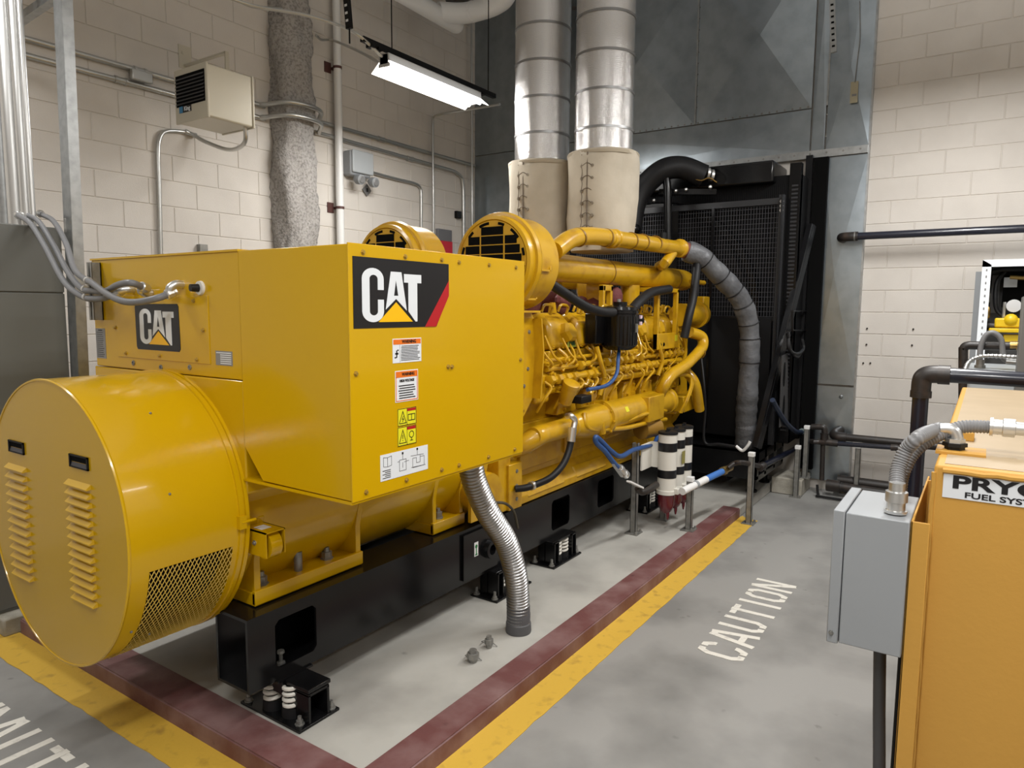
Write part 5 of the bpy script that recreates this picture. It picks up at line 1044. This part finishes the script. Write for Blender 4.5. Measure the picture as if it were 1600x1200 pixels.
for i in range(3):
    t = thing('liquidtight_conduit', cab[i], lab[i], 'conduit', 'grey liquidtight conduits'); c0 = cab[i]; P = [V((c0.x + .02, c0.y + .06, c0.z + .02)), c0 + V((0, 0, .01))] + mid[i] + end[i]
    obj('hose', MB().tube(P, .0135, 14, 8), greyplast, t); e = end[i][-1]; d = (end[i][-1] - end[i][-2]).normalized()
    obj('nut', MB().lathe(e, d, [(-.016, .017), (-.012, .021), (.012, .021), (.016, .017), (.026, .017)], 10), chrome, t)
    dv = V((0, d.y, d.z)).normalized(); e2 = e + dv*.022; e3 = e + dv*.038; obj('elbow_fitting', MB().tube([e + d*.008, e2, V((e.x + .022, e3.y, e3.z)), V((XE, e3.y, e3.z))], .0165, 14, 6), chrome, t)
    obj('start_fitting', MB().lathe(P[0], (P[1] - P[0]), [(-.015, .021), (.015, .021), (.02, .018), (.045, .017)], 12), chrome, t); k = mid[i][-1]; obj('strap', MB().lathe(k.lerp(end[i][0], .35), end[i][0] - k, [(-.01, .018), (.01, .018)], 14), chrome, t)
ss_ = wp(316, 382, .03); obj('strut_stub', MB().box(ss_.x - .035, ss_.x + .035, 5.50, 5.55, 2.1, ss_.z), strutd, label='short strut stub on the block wall above the terminal box', cat='bracket')
# ================================================================== FUEL TANK AND GREY BOX
TX0, TX1, TY, TZ = 2.174, 4.53, .094, 1.35
tk = thing('fuel_tank', (3.3, -.5, 0), 'ochre yellow rectangular fuel tank with maker label at the right edge', 'tank')
obj('shell', MB().box(TX0, TX1, -1.2, TY, .25, TZ), ytank, tk, bevel=.008)
b = MB().tube([(TX0 - .002, -1.2, TZ - .012)] + [(TX0 - .003 + random.uniform(-.002, .002), TY - .02 - i*.03, TZ - .012 + random.uniform(-.0015, .0015)) for i in range(42)][::-1], .008, 7, 2); obj('weld_bead', b, ytank, tk)
b = MB().tube([(TX0 - .001 + random.uniform(-.002, .002), TY + random.uniform(-.001, .002), .25 + i*.04) for i in range(28)], .006, 7, 2); obj('weld_bead', b, ytank, tk)
obj('top_sheet', MB().box(TX0 + .03, TX1 - .02, -1.18, TY - .022, TZ - .002, TZ + .0015), mat('dust_and_sheen_tank_top', (.40, .30, .18), .45, noise=(3, (.34, .25, .145), .4, .7)), tk)  # dust tan with the washed-out sheen of the top put into its colour
for x in (2.3, 4.3): obj('tank_leg', MB().box(x, x + .1, -.15, -.03, 0, .25), ytank, tk)
b = MB(); yo = TY + .042
b.box(2.12, 2.126, TY - .002, yo, .12, 1.20); b.box(2.12, 2.75, yo - .006, yo, .12, 1.20); b.box(2.68, 2.686, TY, yo, .12, 1.20); obj('side_channel', b, ytank, tk, bevel=.002)
o = V((TX0 - .001, .0747, 1.2485)); LWd = .315; LHt = .086
o = PX(TX0 - .001, 1472, 776); tp_ = PX(TX0 - .001, 1472.7, 735); LHt = tp_.z - o.z
lb = obj('label_plate', rect(o, NX, UP, 0, LWd, 0, LHt, .0015), decw, tk, smooth=False)
text('label_name', 'PRYCO', .047, o + NX*.019 + UP*(LHt*.60) + V((-.0018,0,0)), NX, UP, decb, tk, 1.75, .0016, 'LEFT')
text('label_words', 'FUEL SYSTEMS', .021, o + NX*.049 + UP*(LHt*.17) + V((-.0018,0,0)), NX, UP, decb, tk, 1.5, .0005, 'LEFT')
p = PZ(TZ, 1491, 706); obj('bung', MB().lathe(p, UP, [(0, .030), (.006, .030), (.007, .026), (.016, .026), (.017, .032), (.028, .032)], 6), rubber, tk); obj('top_pad', MB().box(p.x - .06, p.x + .06, -.02, p.y + .045, TZ, TZ + .008), ytank, tk)
p2 = PZ(TZ, 1510, 690); obj('top_lug', MB().box(p2.x, p2.x + .09, p2.y - .02, p2.y + .02, TZ, TZ + .03), ytank, tk, bevel=.004)
gb = thing('grey_enclosure', (2.25, .23, .82), 'grey electrical enclosure fixed beside the ochre fuel tank', 'box')
gx, gy0, gy1, gz0, gz1 = 2.1, yo + .001, .3245, .818, 1.203
obj('case', MB().box(gx, 2.406, gy0, gy1 - .032, gz0 + .004, gz1 - .002), greypaint, gb, bevel=.003); obj('cover', MB().box(gx - .002, 2.408, gy1 - .030, gy1, gz0, gz1 + .002), greypaint, gb, bevel=.003)
b = MB(); bolt(b, (gx - .002, gy1 - .012, gz0 + .03), (-1,0,0), .005); obj('cover_screw', b, strutd, gb)
run('drop_conduit', 'dark grey flexible conduit dropping from the grey enclosure to the floor', [V((2.22, .2, gz0)), V((2.22, .19, .6)), V((2.20, .175, .35)), V((2.2, .172, 0))], .017, mat('charcoal_conduit', (.05, .05, .052), .5))
obj('slim_pipe', MB().cyl((2.45, .155, 0), (2.45, .155, .9), .012, n=10), blackm, label='thin black pipe behind the grey enclosure, reaching the floor', cat='pipe')
# flexible conduits from enclosure over the tank
fcm = mat('pvc_coated_conduit', (.20, .20, .205), .45)
def corr(name, label, pts, r, nutp=(), pitch=.0085):
    D2 = dense(pts, pitch/7); t = thing(name, pts[0], label, 'conduit', 'ribbed conduits of the grey enclosure'); obj('ribbed_hose', MB().tube(D2, lambda q: r*(1 + .07*math.cos(2*math.pi*q/pitch)), 18, 0), fcm, t, angle=3)
    for p, d in nutp: obj('connector', MB().lathe(p, d, [(-.03, r*1.45), (-.022, r*1.5), (-.021, r*1.2), (.0, r*1.2), (.002, r*1.45), (.03, r*1.45), (.032, r*1.05), (.055, r*1.05)], 12), chrome, t)
    return t
s0 = PZ(gz1, 1399, 802); YT = .15
c1 = [s0 + V((0,0,.05)), PX(2.23, 1403, 735), PX(2.25, 1416, 703), PX(2.25, 1436, 683), PX(p.x, 1458, 673), PX(p.x, 1472, 670)]
corr('ribbed_conduit', 'ribbed grey conduit rising from the enclosure top to the tank elbow', c1, .0195, [(s0 + V((0,0,.032)), (0,0,1))])
eo = thing('bung_elbow', p, 'silver conduit elbow screwed into the black bung on the tank', 'fitting'); obj('elbow', MB().tube([PX(p.x, 1470, 670), PX(p.x, 1482, 670), PX(p.x, 1491, 674), PX(p.x, 1495, 682), p + V((0,-.004,.04)), p + V((0,0,.028))], .0165, 16, 8), chrome, eo); obj('hex_nut', MB().lathe(p + V((0,0,.028)), UP, [(0, .026), (.012, .026)], 6), chrome, eo)
c2 = [PX(2.36, 1404, 790), PX(2.36, 1408, 752), PX(2.36, 1414, 731), PX(2.37, 1424, 712), PX(2.38, 1438, 697), PX(2.40, 1458, 684), PX(2.42, 1478, 675), PX(2.44, 1505, 667), PX(2.45, 1540, 667), PX(2.45, 1562, 669)]
corr('ribbed_conduit', 'ribbed grey conduit crossing above the tank to the right frame edge', c2, .0185, [(PX(2.45, 1566, 668), NX)]); obj('conduit_nipple', MB().cyl(PX(2.45, 1574, 669), PX(2.45, 1760, 684), .019, n=16), chrome, label='smooth silver conduit at the right edge above the tank', cat='conduit')
# ================================================================== PIPES AT RIGHT REAR
vp = thing('suction_pipe', (4.75, .28, 0), 'thick dark blue vent pipe with elbow behind the fuel tank', 'pipe')
ex, ey, ez, er = 4.75, PX(4.75, 1437, 640).y, 1.395, .043
obj('riser', MB().cyl((ex, ey, 0), (ex, ey, ez - .07), er, n=24), bluepipe, vp); obj('elbow', MB().tube([(ex, ey, ez - .13), (ex, ey, ez - .05), (ex, ey - .012, ez - .015), (ex, ey - .05, ez), (ex, ey - .12, ez)], .052, 22, 8), steelpipe, vp)
obj('crossbar', MB().cyl((ex, ey - .08, ez), (ex, -1.5, ez - .02), er, n=24), bluepipe, vp); obj('collar', MB().lathe((ex, ey - .11, ez), (0,-1,0), [(-.03, .056), (.03, .056)], 22), steelpipe, vp); obj('collar', MB().lathe((ex, ey, ez - .12), (0,0,1), [(-.02, .056), (.02, .056)], 22), steelpipe, vp)
bp2 = thing('wall_pipe', (7.0, .2, 2.4), 'straight dark pipe high along the far block wall', 'pipe'); yA, zA = PX(7.18, 1322, 370).y, PX(7.18, 1322, 370).z
obj('pipe', MB().cyl((7.18, yA - .05, zA), (7.18, -2.5, zA + .0), .034, n=20), bluepipe, bp2); obj('end_elbow', MB().tube([(7.18, yA - .10, zA), (7.18, yA - .03, zA), (7.20, yA + .03, zA), (7.26, yA + .05, zA), (7.345, yA + .05, zA)], .042, 20, 8), steelpipe, bp2)
obj('end_band', MB().lathe((7.18, yA - .075, zA), (0,-1,0), [(-.005, .046), (.005, .046)], 20), strutd, bp2)
lp = thing('lower_wall_pipe', (7.2, .6, .6), 'rusty black steel pipe with elbow low on the far wall', 'pipe'); q = PX(7.2, 1308, 682)
obj('pipe', MB().cyl((7.2, q.y - .02, q.z), (7.2, -1.5, q.z - .0), .036, n=18), steelpipe, lp); obj('elbow', MB().tube([(7.2, q.y - .08, q.z), (7.2, q.y, q.z), (7.24, q.y + .03, q.z + .015), (7.34, q.y + .0, q.z + .04)], .045, 18, 8), steelpipe, lp)
sl2 = thing('fuel_supply_pipe', (7.1, 1.2, .5), 'slim black pipe with tee and blue section, held by the capped posts', 'pipe')
a0, a1_ = PX(7.1, 1265, 690), PX(7.1, 1400, 700); obj('pipe', MB().cyl(a0, PX(7.1, 1392, 699), .022, n=14), bluepipe, sl2)
obj('coupling', MB().lathe(PX(7.1, 1300, 692), (0,-1,-.02), [(-.05, .032), (.05, .032)], 14), steelpipe, sl2); obj('tee', MB().lathe(PX(7.1, 1288, 685), UP, [(-.06, .03), (-.03, .038), (.03, .034), (.05, .04)], 12), steelpipe, sl2)
obj('drop_elbow', MB().tube([PX(7.1, 1392, 699), PX(7.1, 1402, 700), PX(7.1, 1406, 708), PX(7.1, 1406, 760)], .03, 14, 6), steelpipe, sl2)
obj('upper_elbow', MB().tube([PX(7.1, 1268, 667), PX(7.1, 1280, 667), PX(7.1, 1288, 670), PX(7.1, 1289, 690)], .028, 14, 8), steelpipe, sl2); obj('drop_pipe', MB().cyl(PX(7.1, 1286, 690), PX(7.1, 1284, 750), .022, n=12), steelpipe, sl2)
fpz = thing('floor_pipe', (7.1, .7, .1), 'rusty pipe cluster lying along the foot of the far wall', 'pipe')
obj('pipe', MB().cyl((7.15, 1.17, .10), (7.15, -1.2, .06), .045, n=16), steelpipe, fpz); obj('pipe', MB().cyl((7.25, 1.1, .14), (7.25, -1.2, .13), .05, n=16), steelpipe, fpz); obj('thin_pipe', MB().tube([(7.02, 1.24, .12), (7.0, 1.22, .03), (6.98, 1.15, .02), (6.98, .3, .02)], .012, 10, 5), rubber, fpz)
obj('tee', MB().lathe((7.15, 1.12, .10), (0,-1,0), [(-.06, .056), (.06, .056)], 14), steelpipe, fpz)
p = PZ(0, 1318, 768); obj('brass_valve', MB().lathe((p.x, p.y, 0), UP, [(0, .035), (.03, .03), (.06, .018), (.09, .018), (.10, .026), (.15, .022), (.16, .01)], 12), brass, label='small brass valve standing on the floor by the far wall', cat='valve')
# bolt stubs left in the block wall
for i, (u, v_) in enumerate(((1355, 513), (1354, 538), (1349, 567), (1360, 567), (1427, 514), (1425, 539))): p = PX(XW - D, u, v_); obj('wall_anchor', MB().cyl(p + V((.01,0,0)), p + V((-.012,0,-.002)), .008, n=8), steelpipe, label=['rusty stub in the far block wall, highest of the left column', 'rusty stub in the far block wall, second from the top of the left column', 'rusty stub in the far block wall, left of the lowest pair', 'rusty stub in the far block wall, right of the lowest pair', 'small stub in the far block wall, upper of the two at right', 'small stub in the far block wall, lower of the two at right'][i], cat='bolt', group='rusty stubs in the far wall')
# ================================================================== OPEN CONTROL CABINET AT RIGHT EDGE
oc_ = thing('open_control_cabinet', (7.0, -.3, 1.0), 'open white framed cabinet of hoses and yellow valve on the far wall', 'cabinet')
CX = 6.7; cl = PX(CX, 1534, 405); y1_ = PX(CX, 1533, 440).y; zt_ = PX(CX, 1537, 406).z; zb_ = 1.05
obj('frame_stile', MB().prism([(CX, y1_, zb_), (CX, y1_, zt_), (CX, y1_ - .06, zt_ - .04), (CX, y1_ - .06, zb_)], (.03, 0, 0)), mat('bright_white_enamel', (.8, .84, .88), .4), oc_)
obj('frame_head', MB().box(CX, CX + .03, -1.3, y1_, zt_ - .055, zt_), mat('bright_white_enamel', (.8, .84, .88), .4), oc_)
obj('side_panel', MB().box(CX + .03, XW - .01, y1_ - .012, y1_, zb_, zt_), greypaint, oc_); obj('wall_flange', MB().box(XW - .03, XW - .006, y1_, y1_ + .05, zb_ + .2, zt_ - .06), greypaint, oc_); obj('back_panel', MB().box(XW - .09, XW - .01, -1.3, y1_ - .012, zb_, zt_ - .02), mat('inner_grey', (.16, .16, .16), .5), oc_); obj('top_panel', MB().box(CX + .03, XW - .01, -1.3, y1_ - .012, zt_ - .02, zt_), greypaint, oc_)
b = MB()
for i in range(15): z = zt_ - .09 - i*.05; b.box(CX - .002, CX, y1_ - .036, y1_ - .026, z, z + .018)
obj('stile_slots', b, decg, oc_)
obj('dark_module', MB().box(7.05, 7.25, -1.3, PX(7.05, 1566, 470).y, PX(7.05, 1566, 480).z, zt_ - .08), dark, oc_); q = PX(7.03, 1579, 441); obj('data_label', MB().box(7.035, 7.045, q.y - .045, q.y + .045, q.z - .04, q.z + .04), decw, oc_)
obj('hose', MB().tube([PX(6.95, 1546, 425), PX(6.95, 1570, 422), PX(6.92, 1558, 440), PX(6.9, 1555, 465), PX(6.9, 1558, 485), PX(6.9, 1572, 495), PX(6.92, 1590, 486), PX(6.95, 1600, 478)], .016, 10, 8), rubber, oc_)
obj('hose', MB().tube([PX(6.9, 1545, 426), PX(6.9, 1565, 421), PX(6.9, 1600, 420)], .02, 10, 4), rubber, oc_); obj('copper_pipe', MB().cyl(PX(6.88, 1578, 433), PX(6.88, 1610, 435), .016, n=10), brass, oc_); obj('channel', MB().box(7.2, 7.25, PX(7.2, 1562, 450).y, PX(7.2, 1556, 450).y + .03, 1.75, zt_ - .1), mat('inner_light', (.35, .35, .36), .4), oc_)
q = PX(6.85, 1584, 478); obj('gauge', MB().lathe(q, (-1,0,0), [(0, .05), (.03, .05), (.031, .042)], 20), mat('gauge_white', (.6, .6, .6), .3), oc_); obj('gauge_stem', MB().cyl(q + V((0, .06, .03)), q + V((0, .06, -.1)), .012, n=8), chrome, oc_)
q = PX(6.8, 1574, 508); yv = obj('valve_body', MB().box(6.80, 6.95, q.y - .10, q.y + .085, q.z - .02, q.z + .055), yvalve, oc_, bevel=.012); obj('valve_flange', MB().box(6.78, 6.97, q.y - .10, q.y + .12, q.z - .06, q.z - .025), yvalve, oc_, bevel=.008); obj('valve_lower', MB().box(6.82, 6.95, q.y - .1, q.y + .02, q.z - .15, q.z - .075), yvalve, oc_, bevel=.008); obj('valve_dome', MB().sphere((6.82, q.y - .02, q.z + .04), .05, 14), yvalve, oc_)
for (u, v_) in ((1541, 465), (1541, 488)): q = PX(6.85, u, v_); obj('brass_union', MB().lathe(q, UP, [(-.05, .018), (-.03, .028), (.03, .028), (.05, .018)], 8), brass if v_ > 470 else strutd, oc_)
obj('pipe_stub', MB().cyl(PX(6.85, 1538, 508), PX(6.85, 1560, 511), .035, n=12), steelpipe, oc_); obj('riser', MB().cyl(PX(6.88, 1543, 440), PX(6.88, 1543, 475), .015, n=10), rubber, oc_)
# boxes and pipes in front of the cabinet
lowb = obj('low_grey_cabinet', MB().box(5.9, 6.6, -1.2, PX(5.9, 1512, 590).y, 0, PX(5.9, 1512, 576).z), mat('pale_grey_lid', (.45, .48, .50), .4), label='low pale grey cabinet behind the fuel tank', cat='cabinet', bevel=.006)
tallb = obj('tall_grey_panel', MB().box(5.6, 5.9, -1.2, PX(5.6, 1594, 520).y, 0, PX(5.6, 1594, 463).z), mat('panel_taupe', (.15, .145, .135), .45), label='tall taupe grey panel at the right edge behind the tank', cat='cabinet', bevel=.006)
lz = PX(5.9, 1512, 576).z
pp = thing('cabinet_pipe', PX(6.0, 1505, 560), 'black pipe with elbow crossing in front of the open cabinet', 'pipe'); obj('pipe', MB().tube([PX(6.0, 1505, 700), PX(6.0, 1505, 560), PX(6.0, 1506, 545), PX(6.0, 1512, 540), PX(6.0, 1530, 540), PX(6.0, 1588, 541)], .03, 14, 8), steelpipe, pp); obj('end_union', MB().cyl(PX(6.0, 1578, 540), PX(6.0, 1590, 540), .032, n=12), brass, pp)
lo_ = thing('looped_conduit', PX(5.95, 1531, 574), 'grey flexible conduit looping over the low pale cabinet', 'conduit'); obj('hose', MB().tube([PX(5.95, 1531, 574), PX(5.95, 1532, 545), PX(5.95, 1540, 525), PX(5.95, 1552, 520), PX(5.95, 1564, 530), PX(5.95, 1567, 552), PX(5.95, 1570, 562), PX(5.95, 1590, 565)], .018, 12, 8), fcm, lo_); obj('gland', MB().lathe(PX(5.95, 1531, 575), UP, [(0, .034), (.02, .034), (.021, .026), (.06, .026)], 10), strutd, lo_); obj('end_fitting', MB().cyl(PX(5.95, 1572, 564), PX(5.95, 1592, 566), .024, n=10), chrome, lo_)
corr_m = dense([PX(5.8, 1506, 584), PX(5.85, 1512, 568), PX(5.9, 1525, 559), PX(5.9, 1545, 556), PX(5.9, 1590, 558)], .006); t = thing('armoured_cable', corr_m[0], 'bright spiral armoured cable lying over the low pale cabinet', 'cable'); obj('spiral_armour', MB().tube(corr_m, lambda q: .014*(1 + .14*math.cos(2*math.pi*q/.024)), 12, 0), chrome, t, angle=3)
